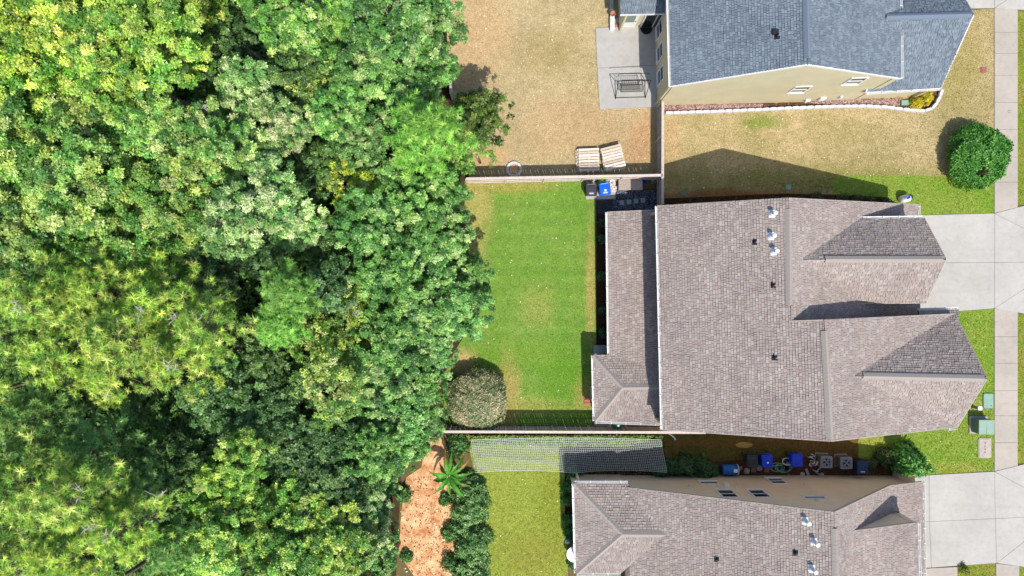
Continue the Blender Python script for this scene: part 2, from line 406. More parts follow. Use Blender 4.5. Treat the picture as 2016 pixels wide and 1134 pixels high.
sheet('garden_bed', [(1174, 395), (1205, 395), (1205, 690), (1174, 690)], .004, M['mulch'])
sheet('garden_bed', [(1300, 391), (1545, 381), (1640, 383), (1740, 388), (1762, 398), (1780, 402), (1780, 420), (1300, 430)], .006, M['mulch'])
sheet('garden_bed', [(1112, 925), (1312, 930), (1312, 990), (1150, 990), (1150, 1060), (1112, 1040)], .004, M['mulch'])
sheet('garden_bed', [(1310, 914), (1420, 907), (1640, 896), (1720, 905), (1760, 912), (1800, 945), (1310, 945)], .006, M['mulch_red'])
sheet('garden_bed', [(1111, 862), (1306, 860), (1312, 935), (1112, 932)], .005, M['mulch'])  # bare soil under the net's right half, house shade also put into its dark colour
sheet('gravel_bed', [(1212, 372), (1296, 372), (1300, 425), (1200, 425), (1176, 420), (1176, 396), (1212, 392)], .008, M['gravel_base'])
sheet('garden_bed', [(868, 838), (1170, 838), (1300, 838), (1300, 858), (868, 856)], .002, M['mulch'])
sheet('street', [(2062, -900), (2330, -900), (2330, 2000), (2062, 2000)], -.006, M['asphalt'])
kb = MB(); kb.prism([W(2050, -900)[:2], W(2061, -900)[:2], W(2061, 2000)[:2], W(2050, 2000)[:2]], -.05, .10)
struct(kb.build('kerb', M['concrete']))

# concrete: every slab its own piece, with open joints
def shrink(pts, d):
    c = sum((Vector(p) for p in pts), Vector((0, 0, 0))) / len(pts)
    out = []; n = len(pts)
    for i in range(n):
        a, b, e = Vector(pts[i-1]), Vector(pts[i]), Vector(pts[(i+1) % n])
        u = (a - b).normalized(); v = (e - b).normalized()
        s = abs(u.x * v.y - u.y * v.x); out.append(b + (u + v) * (d / max(s, .25)))
    return out
def slabs(name, base_pts, polys, mat, top=.05, gap=.009):
    base = sheet(name, base_pts, .010, M['joint'])
    for q in polys:
        P = shrink([W(*p) for p in q], gap)
        mb = MB(); mb.prism([p[:2] for p in P], .0, top + random.uniform(-.004, .004)); mb.build('slab', mat, base)
    return base
slabs('driveway', [(1790, 424), (1957, 420), (2016, 404), (2046, 396), (2046, 626), (2016, 617), (1957, 607), (1888, 612), (1808, 625)], [
    [(1770, 425), (1957, 420), (1957, 517), (1770, 517.5)], [(1770, 517.5), (1957, 517), (1957, 607), (1888, 612), (1808, 624), (1770, 626)],
    [(1957, 420.5), (2046, 397), (2046, 465)], [(1957, 420.5), (2046, 465), (2046, 515.5), (1957, 517)],
    [(1957, 517), (2046, 515.5), (2046, 549), (1957, 607)], [(1957, 607), (2046, 549), (2046, 623)]], M['concrete'])
slabs('driveway', [(1817, 936), (1957, 928), (2046, 905), (2046, 1122), (1961, 1109), (1833, 1117), (1800, 1117), (1800, 936)], [
    [(1800, 937), (1828, 935), (1829, 1026.5), (1800, 1028)], [(1828, 935), (1957, 928), (1958.5, 1020.5), (1829, 1026.5)],
    [(1800, 1028), (1829, 1026.5), (1833, 1117), (1800, 1119)], [(1829, 1026.5), (1958.5, 1020.5), (1961, 1108), (1833, 1117)],
    [(1957, 928), (2046, 906), (2046, 976)], [(1957, 928), (2046, 976), (2046, 1016.5), (1958.5, 1020.5)],
    [(1958.5, 1020.5), (2046, 1016.5), (2046, 1042), (1961, 1108)], [(1961, 1108), (2046, 1042), (2046, 1120)]], M['concrete'])
slabs('driveway', [(1850, -200), (2046, -200), (2046, 25), (1957, 17), (1880, 18), (1850, 18)], [
    [(1850, -90), (1957, -93), (1957, 16.5), (1850, 18)], [(1850, -200), (1957, -200), (1957, -93), (1850, -90)],
    [(1957, 16.5), (2046, 22), (2046, -42)], [(1957, 16.5), (2046, -42), (2046, -93), (1957, -93)], [(1957, -93), (2046, -93), (2046, -200), (1957, -200)]], M['concrete'])
slabs('entry_path', [(1800, 1119), (1834, 1117), (1884, 1115), (1886, 1320), (1800, 1320)], [
    [(1800, 1121), (1834, 1118), (1884, 1115.5), (1884.5, 1180), (1800, 1182)], [(1800, 1182), (1884.5, 1180), (1886, 1250), (1800, 1250)]], M['concrete_walk'])
def walk(ys, xl=1957, xr=2003, e0=0, e1=0):
    polys = [[(xl, a), (xr, a), (xr, b), (xl, b)] for a, b in zip(ys[:-1], ys[1:])]
    polys[0][0] = (xl, ys[0] + e0); polys[-1][3] = (xl, ys[-1] + e1)
    slabs('sidewalk', [(xl, ys[0]), (xr, ys[0]), (xr, ys[-1]), (xl, ys[-1])], polys, M['concrete_walk'], .045)
walk([18, 64.5, 105.6, 148.7, 202, 255.3, 309.5, 358.7, 408.5], e0=-1.5, e1=11.5)
walk([613.5, 663, 715, 769, 818.4, 871, 916.5], e0=-6.5, e1=11)
walk([1114, 1165, 1215, 1265], 1960, 2006, -5)
pt = slabs('patio', [(1172, 56), (1256, 52), (1300, 48), (1305, 200), (1290, 211), (1180, 216)], [
    [(1172, 56), (1300, 49), (1303, 128), (1175.5, 135)], [(1175.5, 135), (1303, 128), (1305, 211), (1180, 216)]], M['concrete_pad'], .08)
slabs('concrete_pad', [(1153, 356), (1213, 354), (1211, 392), (1153, 393)], [[(1153, 356), (1175, 355), (1175, 392.6), (1153, 393)], [(1175, 355), (1213, 354), (1211, 392), (1175, 392.6)]], M['concrete_pad'], .06)
slabs('rear_patio', [(1167, 826), (1300, 826), (1300, 839), (1167, 839)], [[(1160, 760), (1235, 760), (1235, 838.5), (1169, 838.5)], [(1235, 760), (1300, 760), (1300, 838.5), (1235, 838.5)]], M['concrete_pad'], .07)
slabs('rear_step', [(1168, 679), (1215, 679), (1215, 700), (1168, 700)], [[(1168, 679), (1215, 679), (1215, 698), (1168, 698)]], M['concrete_pad'], .16)

# ------------------------------------------------------------------ roofs
def plane_fit(pts):
    P = np.array([tuple(p) for p in pts]); c = P.mean(0); _, _, vt = np.linalg.svd(P - c); n = vt[2]
    if n[2] < 0: n = -n
    return Vector(c), Vector(n)
def hit(px, py, pts):
    c, n = plane_fit(pts); o = Vector((0, 0, CAMH)); d = W(px, py) - o
    t = (c - o).dot(n) / d.dot(n); return o + d * t
def clip2(poly, cl):
    for i in range(len(cl)):
        a, b = cl[i], cl[(i+1) % len(cl)]; out = []
        def side(p): return (b[0]-a[0]) * (p[1]-a[1]) - (b[1]-a[1]) * (p[0]-a[0])
        for j in range(len(poly)):
            p, q = poly[j], poly[(j+1) % len(poly)]; sp, sq = side(p), side(q)
            if sp >= 0: out.append(p)
            if (sp >= 0) != (sq >= 0):
                t = sp / (sp - sq); out.append((p[0] + (q[0]-p[0]) * t, p[1] + (q[1]-p[1]) * t))
        poly = out
        if not poly: return []
    return poly
def shingle(mb, polys, pal, rg, fit=None, expo=.15, lift=.03):
    """courses of separate tabs laid on a roof plane, clipped to its outline"""
    c, n = plane_fit(fit or [p for q in polys for p in q])
    u = Vector((0, 0, 1)).cross(n)
    u = u.normalized() if u.length > 1e-4 else Vector((1, 0, 0))
    v = n.cross(u).normalized()             # up the slope
    for q in polys:
        Q = [((Vector(p) - c).dot(u), (Vector(p) - c).dot(v)) for p in q]
        if sum(Q[i][0]*Q[(i+1) % len(Q)][1] - Q[(i+1) % len(Q)][0]*Q[i][1] for i in range(len(Q))) < 0: Q = Q[::-1]
        us = [p[0] for p in Q]; vs = [p[1] for p in Q]
        nb = len(Q)
        k0, k1 = math.floor(min(vs) / expo), math.ceil(max(vs) / expo)
        for k in range(k0, k1):
            v0 = k * expo; x = min(us) - rg.uniform(0, .3); xe = max(us)
            while x < xe:
                w = rg.choice((.12, .15, .18, .22, .27)); a, b = x + .008, x + w - .008; x += w
                t = [(a, v0), (b, v0), (b, v0 + expo + .01), (a, v0 + expo + .01)]
                inside = all(all((Q[(i+1) % nb][0]-Q[i][0]) * (p[1]-Q[i][1]) - (Q[(i+1) % nb][1]-Q[i][1]) * (p[0]-Q[i][0]) >= 0 for i in range(nb)) for p in t)
                col = pal[rg.randrange(len(pal))]; j = rg.uniform(.93, 1.07); col = tuple(min(1, z * j) for z in col)
                li = lift * rg.choice((.8, 1.0, 1.55))
                r = t if inside else clip2(t, Q)
                if len(r) < 3: continue
                P3 = [c + u * p[0] + v * p[1] + n * (.012 + li * (1 - (p[1] - v0) / expo)) for p in r]
                m = len(P3); vv = P3; ff = [tuple(range(m))]
                if inside:
                    vv = P3 + [c + u * a + v * v0 + n * .004, c + u * b + v * v0 + n * .004]; ff.append((4, 5, 1, 0))
                mb.add(vv, ff, col)

def caps(parent, a, b, mat, proto={}, w=.38, step=.22, rise=.10):
    a = Vector(a); b = Vector(b); L = (b - a).length; n = max(1, int(L / step)); d = (b - a).normalized()
    key = mat.name
    if key not in proto:
        mb = MB(); l = step + .03
        mb.add([(0, -w/2, -rise), (0, 0, .045), (0, w/2, -rise), (l, -w/2, -rise - .012), (l, 0, .030), (l, w/2, -rise - .012),
                (0, -w/2, -rise - .05), (0, w/2, -rise - .05)], [(0, 3, 4, 1), (1, 4, 5, 2), (0, 1, 2, 7, 6)])
        proto[key] = mb.mesh('ridge_cap'); proto[key].materials.append(mat)
    rz = math.atan2(d.y, d.x); ry = -math.asin(d.z); o = org(parent)
    for i in range(n):
        c = bpy.data.objects.new('ridge_cap', proto[key]); C.objects.link(c); c.parent = parent
        c.location = a + d * (i * L / n) - o + Vector((0, 0, .02 + random.uniform(-.004, .004))); c.rotation_euler = (0, ry, rz + random.uniform(-.012, .012))
def gutter(parent, a, b, name='gutter'):
    a = Vector(a); b = Vector(b); d = (b - a).normalized(); s = Vector((0, 0, 1)).cross(d).normalized(); mb = MB()
    if s.dot((a + b) / 2 - GC) < 0: s = -s
    a = a + s * .065; b = b + s * .065
    for off, z, w, h in ((-.055, -.03, .014, .13), (.055, -.03, .014, .13), (0, -.09, .11, .014)):
        mb.beam(a + s * off + Vector((0, 0, z)), b + s * off + Vector((0, 0, z)), w, h)
    L = (b - a).length; n = int(L / .9)
    for i in range(n + 1):
        p = a + d * (.1 + i * .9)
        if (p - a).length < L: mb.beam(p - s * .085, p + s * .085, .035, .03)
    return mb.build(name, M['white'], parent)
def rake(lst, a, b, w=.05, h=.16):
    mb = MB(); lst.append(mb); mb.beam(Vector(a) - Vector((0, 0, .06)), Vector(b) - Vector((0, 0, .06)), w, h)

class House:
    def __init__(s, name, label, cat, base, wallmat, pal, shmat, deckmat, capmat, seed):
        s.t = thing(name, label, cat, base); s.wm = wallmat; s.pal = pal; s.sm = shmat; s.fm = M['white'] if deckmat is M['roof_deck_blue'] else M['fascia']; s.dm = deckmat; s.cm = capmat
        s.deck = MB(); s.sh = MB(); s.wall = MB(); s.trim = []; s.capl = []; s.rg = random.Random(seed)
    def plane(s, polys, fit=None):
        f = fit or [p for q in polys for p in q]; c, n = plane_fit(f); out = []
        for q in polys:
            qq = []
            for p in q:
                p = Vector(p); z = c.z - ((p.x - c.x) * n.x + (p.y - c.y) * n.y) / n.z; qq.append(Vector((p.x, p.y, z)))
            s.deck.slab(qq, .11); out.append(qq)
        shingle(s.sh, out, s.pal, s.rg, fit)
        return out
    def walls(s, pts, inset, thick=.12, drop=.14, z0=0.0):
        iv = Vector((inset[0], inset[1], 0)); P = [Vector(p) + iv - Vector((0, 0, drop)) for p in pts]
        Q = P + [Vector((P[-1].x, P[-1].y, z0)), Vector((P[0].x, P[0].y, z0))]
        s.wall.slab(Q, iv.normalized() * thick)
    def finish(s):
        s.wall.build('wall', s.wm, s.t)
        s.roof = s.deck.build('roof', s.dm, s.t)
        sh = s.sh.build('shingles', s.sm, s.roof); sh["kind"] = "stuff"
        [q.build('fascia', s.fm, s.t) for q in s.trim]
        for a, b in s.capl: caps(s.roof, a, b, s.cm)

def window(parent, c, along, up, w, h, panes=2, out=None, screen=False):
    """window on a wall: c centre, along/up unit vectors, out normal"""
    along = Vector(along).normalized(); up = Vector(up); out = Vector(out).normalized(); c = Vector(c)
    o = org(parent)
    wd = MB(); t = .07
    P = lambda a, b, d: c + along * a + up * b + out * d
    for (a0, b0, a1, b1) in ((-w/2 - t/2, -h/2 - t, -w/2 - t/2, h/2 + t), (w/2 + t/2, -h/2 - t, w/2 + t/2, h/2 + t)):
        wd.beam(P(a0, b0, .02), P(a1, b1, .02), .06, t, up=out.cross(up))
    for b in (-h/2 - t/2, h/2 + t/2): wd.beam(P(-w/2, b, .02), P(w/2, b, .02), .062, t, up=up)
    if panes == 2: wd.beam(P(-w/2, 0, .02), P(w/2, 0, .02), .05, .05, up=up)
    wo_ = wd.build('window', M['white'], parent)
    hs = [(-h/2, 0), (0, h/2)] if panes == 2 else [(-h/2, h/2)]
    for i, (b0, b1) in enumerate(hs):
        g = MB(); g.slab([P(-w/2, b0, .008 + .006 * i), P(w/2, b0, .008 + .006 * i), P(w/2, b1, .008 + .006 * i), P(-w/2, b1, .008 + .006 * i)], tuple(-out * .02))
        g.build('pane', M['screen'] if (screen and i == 0) else M['dark_glass'], wo_)
    s = MB(); s.beam(P(-w/2 - .1, -h/2 - t - .025, .04), P(w/2 + .1, -h/2 - t - .025, .04), .10, .04); s.build('sill', M['white'], wo_)

def flue(parent, p, n, hgt=.42, r=.06):
    """white pipe flue on a square metal flashing"""
    n = Vector(n); o = org(parent); p = Vector(p)
    u = Vector((0, 0, 1)).cross(n).normalized(); v = n.cross(u)
    mb = MB(); q = [p + u * a + v * b + n * .05 for a, b in ((-.22, -.16), (.22, -.16), (.22, .16), (-.22, .16))]
    mb.slab(q, tuple(-n * .03)); mb.lathe([(.16, -.02), (.12, .12), (r + .01, .22)], 14, p + n * .03, cap=False)
    f = mb.build('flue', M['flashing'], parent)
    c = MB(); c.lathe([(r, 0), (r, hgt)], 14, p); c.build('pipe', M['flashing'], f)
    c = MB(); c.lathe([(r + .05, hgt), (r + .06, hgt + .03), (r + .06, hgt + .12), (r + .03, hgt + .15), (.01, hgt + .16)], 14, p); c.build('cap', M['white_plastic'], f)
def boot(parent, p, n):
    n = Vector(n); p = Vector(p); u = Vector((0, 0, 1)).cross(n).normalized(); v = n.cross(u); mb = MB()
    q = [p + u * a + v * b + n * .05 for a, b in ((-.15, -.14), (.15, -.14), (.15, .14), (-.15, .14))]
    mb.slab(q, tuple(-n * .03)); mb.lathe([(.09, 0), (.06, .14)], 10, p + n * .04)
    f = mb.build('vent_boot', M['vent_black'], parent)
    c = MB(); c.lathe([(.04, 0), (.04, .34), (.02, .35)], 10, p); c.build('pipe', M['grey_metal'], f)

# ---- the middle house
GC = W(1500, 640)
H1 = House('house', 'brown shingled house with two front gables and a rear porch on the green lawn', 'house', W(1560, 640),
           M['wall_main'], PAL_TAN, M['shingle_tan'], M['roof_deck'], M['cap_tan'], 11)
A = W(1294, 405.5, 4.4); B = W(1304.5, 846, 4.4); R1N = W(1552, 390, 7.0); J = W(1556.5, 632, 7.0); R2N = W(1622, 630, 7.64); R2S = W(1635, 868.5, 7.64)
A2 = A.lerp(B, .523)
fitR = [A, B, R1N, J, R2N, R2S]
A3 = A.lerp(B, .521)
rear = H1.plane([[A, A2, J, R1N], [A3, B, R2S, R2N, J + Vector((0, .02, 0))]], fitR)
E1N = W(1807, 403, 2.6); E1S = W(1812, 626, 2.6)
sl1 = H1.plane([[R1N, J, E1S, E1N]])
E2N = W(1880, 618, 4.4); E2S = W(1884, 841, 4.4)
sl2 = H1.plane([[R2N, R2S, E2S, E2N]])
G2a = W(1943, 745, 7.0); G2t = W(1678, 739.5, 7.02)
H1.plane([[G2t, G2a, E2N]]); H1.plane([[G2t, G2a, E2S]])
G1a = W(1862.5, 510.6, 6.63); G1t = W(1581, 510.6, 6.63); N1 = W(1819, 429, 4.7); S1 = W(1822, 597, 4.7); N1s = W(1674, 431, 4.7); S1s = W(1676, 598, 4.7)
H1.plane([[G1t, G1a, N1, N1s]]); H1.plane([[G1t, G1a, S1, S1s]])
H1.plane([[W(1808, 611.5, 3.85), W(1887, 609.5, 3.85), W(1890, 623, 4.15), W(1810, 626, 4.15)]])
# rear porch: shed roof and hipped corner
P1 = W(1196, 417.5, 2.12); P2 = W(1199.5, 699, 2.12); P5 = W(1297, 413, 2.42); P4 = W(1303, 783, 2.42); P3 = W(1278, 757, 2.38)
H1.plane([[P1, W(1200.3, 776, 2.12), P4, P5]], [P1, P2, P5, P4])
hNW = W(1168, 699, 2.12); hSW = W(1171, 829, 2.12); hA = W(1225, 762.5, 2.75); hE = W(1302, 761.5, 2.75); hV = W(1203, 827.5, 2.12); hS2 = W(1277, 783, 2.40)
H1.plane([[hNW, hSW, hA]]); H1.plane([[hNW, hA, hE, W(1302, 699, 2.12)]], [hNW, hA, hE]); H1.plane([[hSW, hA, hE, W(1302, 834, 2.12)]], [hSW, hA, hE])
H1.plane([[hV, W(1203, 776, 2.12), W(1302, 776, 2.44), W(1303, 836, 2.44)]], [hV, W(1302, 772, 2.44), W(1303, 836, 2.44)])
H1.walls([A, R1N, E1N], (0, -.22)); H1.walls([A, B], (.32, 0)); H1.walls([B, R2S, E2S], (0, .22)); H1.walls([N1, G1a, S1], (-.22, 0))
H1.walls([E2N, G2a, E2S], (-.22, 0)); H1.walls([N1s, N1], (0, -.2)); H1.walls([S1s, S1], (0, .2)); H1.walls([E1N, E1S], (-.4, 0))
H1.walls([J + Vector((0, 0, .05)), R2N, E2N], (0, -.1), z0=2.0)
H1.walls([hSW + Vector((.4, 0, 0)), W(1300, 832, 2.12)], (0, .45), drop=.2); H1.walls([hNW + Vector((0, -.4, 0)), hSW + Vector((0, .5, 0))], (.35, 0), drop=.2)
for a, b in ((A, R1N), (R1N, E1N), (B, R2S), (R2S, E2S), (N1, G1a), (G1a, S1), (E2N, G2a), (G2a, E2S), (J, R2N), (R2N, E2N), (P1, P5)): rake(H1.trim, a, b)
U = Vector((0, 0, .06))
H1.capl = [(W(1553.5, 600, 7.0) + U, W(1552.5, 412, 7.0) + U), (W(1634.5, 862, 7.64) + U, W(1623, 652, 7.64) + U), (W(1855, 510.6, 6.63) + U, W(1625, 510.6, 6.63) + U),
           (W(1936, 745, 7.0) + U, W(1700, 740, 7.0) + U), (hNW + U, hA + U), (hSW + U, hA + U), (hE + U, hA + U)]
H1.finish()
for a, b in ((A, B), (P1, P2), (hNW, hSW), (hNW, P2), (N1s, N1), (S1s, S1), (W(1808, 611, 3.85), W(1887, 609, 3.85)), (E1N, E1N.lerp(E1S, .12)), (hSW, W(1302, 833.5, 2.12)), (W(1866, 843, 4.4), E2S)): gutter(H1.t, a, b)
dsp = MB(); dsp.beam(hSW + Vector((.25, .1, -.1)), hSW * 1 + Vector((.25, .1, -2.55)), .07, .09); dsp.build('downspout', M['white'], H1.t)
nr = plane_fit(fitR)[1]
for px, py in ((1520, 421), (1518, 465), (1523, 495)): flue(H1.t, hit(px, py, fitR), nr)
for px, py in ((1486, 477), (1522, 562), (1525, 704)): boot(H1.t, hit(px, py, fitR), nr)

# ---- the slate-roofed house to the north
H2 = House('house', 'cream sided house with blue grey shingle roof beside the concrete patio', 'house', W(1560, 60), M['wall_cream'], PAL_BLUE, M['shingle_blue'], M['roof_deck_blue'], M['cap_blue'], 12)
a0 = W(1310, -230, 4.4); a1 = W(1320.5, 170, 4.4); r0 = W(1580.5, -290, 7.6); r1 = W(1590, 127, 7.6); e0 = W(1765, -240, 4.6); e1 = W(1774, 154.5, 4.6)
rear2 = [a0, a1, r1, r0]; front2 = [r0, r1, e1, e0]
H2.plane([rear2]); H2.plane([front2])
gT = W(1745, 33, 5.2); gA = W(1917, 28.5, 5.2); gSE = W(1852, 173, 2.3); gSW = W(1705, 181.5, 2.3); gNE = W(1876, -44, 2.3); gNW = W(1728, -36, 2.3)
H2.plane([[gT, gA, gSE, gSW]]); H2.plane([[gT, gA, gNE, gNW]])
p0 = W(1221, 29, 2.75); p1 = W(1313, 26.5, 2.75); p2 = W(1314, -70, 3.7); p3 = W(1222, -70, 3.7)
H2.plane([[p0, p1, p2, p3]])
H2.walls([a1, r1, e1], (-.0, .06)); H2.walls([a0, a1], (.14, 0)); H2.walls([p0 + Vector((.35, 0, 0)), p1], (0, .33)); H2.walls([p0, p3], (.35, 0))
H2.walls([gSW + Vector((.1, 0, 0)), gSE], (0, .2)); H2.walls([gSE, gA, gNE], (-.3, 0)); H2.walls([e0, e1], (-.3, 0))
for a, b in ((a1, r1), (r1, e1), (gSW, gT), (gSE, gA), (gA, gNE), (p0, p1)): rake(H2.trim, a, b)
H2.capl = [(r1 * .97 + r0 * .03 + U, r0 + U), (gA * .97 + gT * .03 + U, gT + U)]
H2.finish()
GC = W(1560, 60)
for a, b in ((a0, a1), (e0, W(1772.5, 24, 4.6)), (W(1773, 56, 4.6), e1), (gSW, gSE)): gutter(H2.t, a, b)
boot(H2.t, hit(1530, 72, rear2), plane_fit(rear2)[1])
bx = MB(); q = hit(1527, 64, rear2); n2 = plane_fit(rear2)[1]; bx.box(q + n2 * .1, (.28, .28, .14), 0); bx.build('roof_vent', M['vent_black'], H2.t)
wallS = Vector((a1.x, a1.y + .06, 0)); dS = (Vector((e1.x, e1.y + .06, 0)) - wallS).normalized(); nS = Vector((dS.y, -dS.x, 0))
def on_wall(px, py, o, d):
    """photo pixel on a vertical wall through o along d"""
    n = Vector((-d.y, d.x, 0)); c0 = Vector((0, 0, CAMH)); r = W(px, py) - c0; t = (o - c0).dot(n) / r.dot(n); return c0 + r * t
for (x0, y0, x1, y1, hh) in ((1557, 181, 1592, 170, 1.1), (1665, 165, 1702, 152.5, 1.1)):
    c = on_wall((x0 + x1) / 2, (y0 + y1) / 2, wallS, dS); window(H2.t, c, dS, (0, 0, 1), .85, hh, 2, nS, True)
wallW = Vector((a1.x + .14, a1.y, 0)); dW = (Vector((a0.x + .14, a0.y, 0)) - wallW).normalized(); nW = Vector((-1, 0, 0))
for yb in (156, 108, 60): 
    c = on_wall(1303, yb - 10, wallW, dW); c.z = 1.35; window(H2.t, c, dW, (0, 0, 1), .8, 1.5, 2, nW)
wallP = Vector((p0.x, p0.y + .33, 0)); dP = Vector((1, 0, 0)); nP = Vector((0, -1, 0))
c = on_wall(1238, 42, wallP, dP); c.z = 1.15
d = MB(); d.box(c + Vector((0, -.02, -.1)), (1.0, .06, 2.0)); dr = d.build('door', M['white'], H2.t)
d = MB(); d.box(c + Vector((0, -.06, .25)), (.62, .02, 1.0)); d.build('pane', M['screen'], dr)
d = MB(); d.box(c + Vector((.4, -.07, -.1)), (.05, .05, .12)); d.build('handle', M['grey_metal'], dr)
d = MB(); d.box(c + Vector((1.6, -.03, -.05)), (1.5, .06, 2.1)); dr = d.build('door', M['white'], H2.t)
for k in (-.36, .36):
    d = MB(); d.box(c + Vector((1.6 + k, -.07 - .01 * (k > 0), -.05)), (.64, .02, 1.92)); d.build('pane', M['dark_glass'], dr)
for px, py, sx, sz in ((1401, 207, .12, .12), (1618, 193, .35, .5), (1655, 190, .12, .3), (1590, 196, .3, .2)):
    d = MB(); d.box(on_wall(px, py, wallS, dS) + nS * .07, (sx, .12, sz), math.atan2(dS.y, dS.x)); d.build('utility_box', M['white_plastic'], H2.t)
d = MB(); cc = on_wall(1512, 203, wallS, dS) + nS * .12
d.lathe([(.10, -.05), (.22, -.05), (.22, .05), (.10, .05)], 16, cc, 'Y'); hr = d.build('hose_reel', M['black_plastic'], H2.t)

# ---- the house to the south
H3 = House('house', 'tan sided house with brown shingle roof and a row of bins along its side wall', 'house', W(1480, 1040), M['wall_tan'], PAL_TAN, M['shingle_tan'], M['roof_deck'], M['cap_tan'], 13)
b0 = W(1235.6, 960, 3.05); b1 = W(1641.6, 1008.5, 7.4); b2 = W(1652, 1400, 7.4); b3 = W(1246, 1400, 3.05)
rear3 = [b0, b1, b2, b3]; H3.plane([rear3])
k0 = W(1752, 956, 3.1); k1 = W(1763, 1400, 3.1); H3.plane([[b1, b2, k1, k0]])
f0 = W(1816, 949, 2.5); f1 = W(1824, 1400, 2.5); H3.plane([[k0, k1, f1, f0]])
t0 = W(1676.6, 1045.6, 6.15); t1 = W(1806.7, 1029, 4.75); t2 = W(1816, 1400, 4.75); t3 = W(1686, 1400, 6.15); H3.plane([[t0, t1, t2, t3]])
wNW = W(1130, 951, 2.9); wNE = W(1236, 951, 2.9); wSW = W(1134.5, 1129, 2.9); wSE = W(1222, 1128, 2.9); wA = W(1224.6, 1051, 3.85); wE = W(1309, 1052, 3.85)
H3.plane([[wNW, wA, wE, wNE]]); H3.plane([[wNW, wSW, wA]]); H3.plane([[wSW, wSE, wE, wA]])
YW = -11.99
fl = lambda p: Vector((p.x, YW + .06, p.z))
H3.walls([fl(b0), fl(b1), fl(k0)], (0, -.06)); H3.walls([fl(k0), fl(f0)], (0, -.06)); H3.walls([f0, f1], (-.3, 0)); H3.walls([wNW, wNE], (.0, -.28)); H3.walls([wNW, wSW], (.3, 0)); H3.walls([wSW, wSE], (0, .3))
H3.walls([t0, t1], (0, -.03), z0=2.4); H3.walls([t1, t2], (-.25, 0), z0=2.0); H3.walls([b0 + Vector((0, -5.2, 0)), b3], (.3, 0))
for a, b in ((b0, b1), (b1, k0), (k0, f0), (t0, t1)): rake(H3.trim, a, b)
H3.capl = [(W(1643, 1040, 7.4) + U, b2 + U), (wNW + U, wA + U), (wSW + U, wA + U), (wE + U, wA + U)]
H3.finish()
GC = W(1480, 1080)
for a, b in ((wNW, wNE), (wNW, wSW), (wSW, wSE), (f0, f1), (t1, t2)): gutter(H3.t, a, b)
n3 = plane_fit(rear3)[1]
for px, py in ((1585, 1025), (1602, 1066), (1598, 1119)): flue(H3.t, hit(px, py, rear3), n3)
for px, py in ((1411, 1101), (1566, 1088)): boot(H3.t, hit(px, py, rear3), n3)
wl0 = Vector((b0.x, YW, 0)); dl = Vector((1, 0, 0)); nl = Vector((-dl.y, dl.x, 0))
for (px, py, w, h, n_) in ((1396, 951, 1.0, .45, 1), (1432, 972.5, .85, 1.35, 2), (1494, 972.5, .85, 1.35, 2), (1529, 947.5, .85, 1.1, 2), (1604, 980.5, 1.15, .3, 1)):
    window(H3.t, on_wall(px, py, wl0, dl), dl, (0, 0, 1), w, h, n_, nl)
for px, py, sx, sz in ((1430, 955.5, .32, .42), (1357, 957, .1, .1), (1449, 957, .1, .1), (1586, 955, .12, .12), (1607, 985.5, .14, .1)):
    d = MB(); d.box(on_wall(px, py, wl0, dl) + nl * .07, (sx, .14, sz), math.atan2(dl.y, dl.x)); d.build('utility_box', M['white_plastic'] if sx > .2 else M['wall_tan'], H3.t)

# ------------------------------------------------------------------ fences
pk_proto = {}
def fence(label, a, b, h, rail_side, seed, shade=1.0, cap=True, gap=.017):
    a = Vector(a); b = Vector(b); d = (b - a).normalized(); L = (b - a).length; s = Vector((-d.y, d.x, 0)) * rail_side
    t = thing('fence', label, 'fence', a); rg = random.Random(seed); rz = math.atan2(d.y, d.x)
    pw = .14; n = int(L / (pw + gap)); step = L / n
    key = round(h, 2)
    for v in range(4):
        if (key, v, seed) not in pk_proto:
            mb = MB(); g = rg.uniform(.85, 1.15) * shade; c = tuple(q * g for q in lin(168, 150, 134))
            mb.box((0, 0, h / 2 - .02), (pw, .02, h - .04 + rg.uniform(-.015, .015)), 0, c)
            pk_proto[(key, v, seed)] = mb.mesh('picket'); pk_proto[(key, v, seed)].materials.append(M['fence_wood'])
    for i in range(n):
        o = bpy.data.objects.new('picket', pk_proto[(key, rg.randrange(4), seed)]); C.objects.link(o); o.parent = t
        o.location = d * (step * (i + .5) + rg.uniform(-.011, .011)); o.rotation_euler = (rg.uniform(-.008, .008), 0, rz + rg.uniform(-.01, .01))
    wc = tuple(q * shade for q in lin(186, 174, 162))
    m = max(1, round(L / 2.42))
    for i in range(m + 1):
        p = a + d * (L * i / m) + s * .065; mb = MB(); mb.box((p.x, p.y, h / 2 + .01), (.095, .095, h + .02), rz, wc); mb.build('post', M['fence_wood'], t)
    for z in (.25, h * .52, h - .2):
        mb = MB(); p = a + s * .05; q = b + s * .05; mb.beam((p.x, p.y, z), (q.x, q.y, z), .05, .09, wc); mb.build('rail', M['fence_wood'], t)
    if cap:
        for i in range(m):
            p = a + d * (L * i / m + .004) + s * .03; q = a + d * (L * (i+1) / m - .004) + s * .03; mb = MB()
            mb.beam((p.x, p.y, h + .022 + .004 * (i % 2)), (q.x, q.y, h + .022 + .004 * (i % 2)), .16, .035, wc); mb.build('cap_board', M['fence_wood'], t)
    return t
FN0 = W(921, 359.5); FN1 = W(1293, 352.5)
FH = 1.66
fence('weathered wooden fence behind the bins and pallets, closing the top of the green lawn', FN0, FN1, FH, -1, 1, 1.15)
fence('short wooden fence running from the cream house down to the middle house', W(1294.5, 214), W(1294, 408), FH, -1, 2, 1.0)
fence('long wooden fence beside the net and behind the round tan bush', W(870, 840), W(1375, 841.5), FH, 1, 3, 1.1)
d = MB(); p = W(890, 176); 
fence('short wooden fence end half hidden by leaves at the edge of the brown lawn', W(890, 138), W(893, 196), 1.5, -1, 4, 1.1)

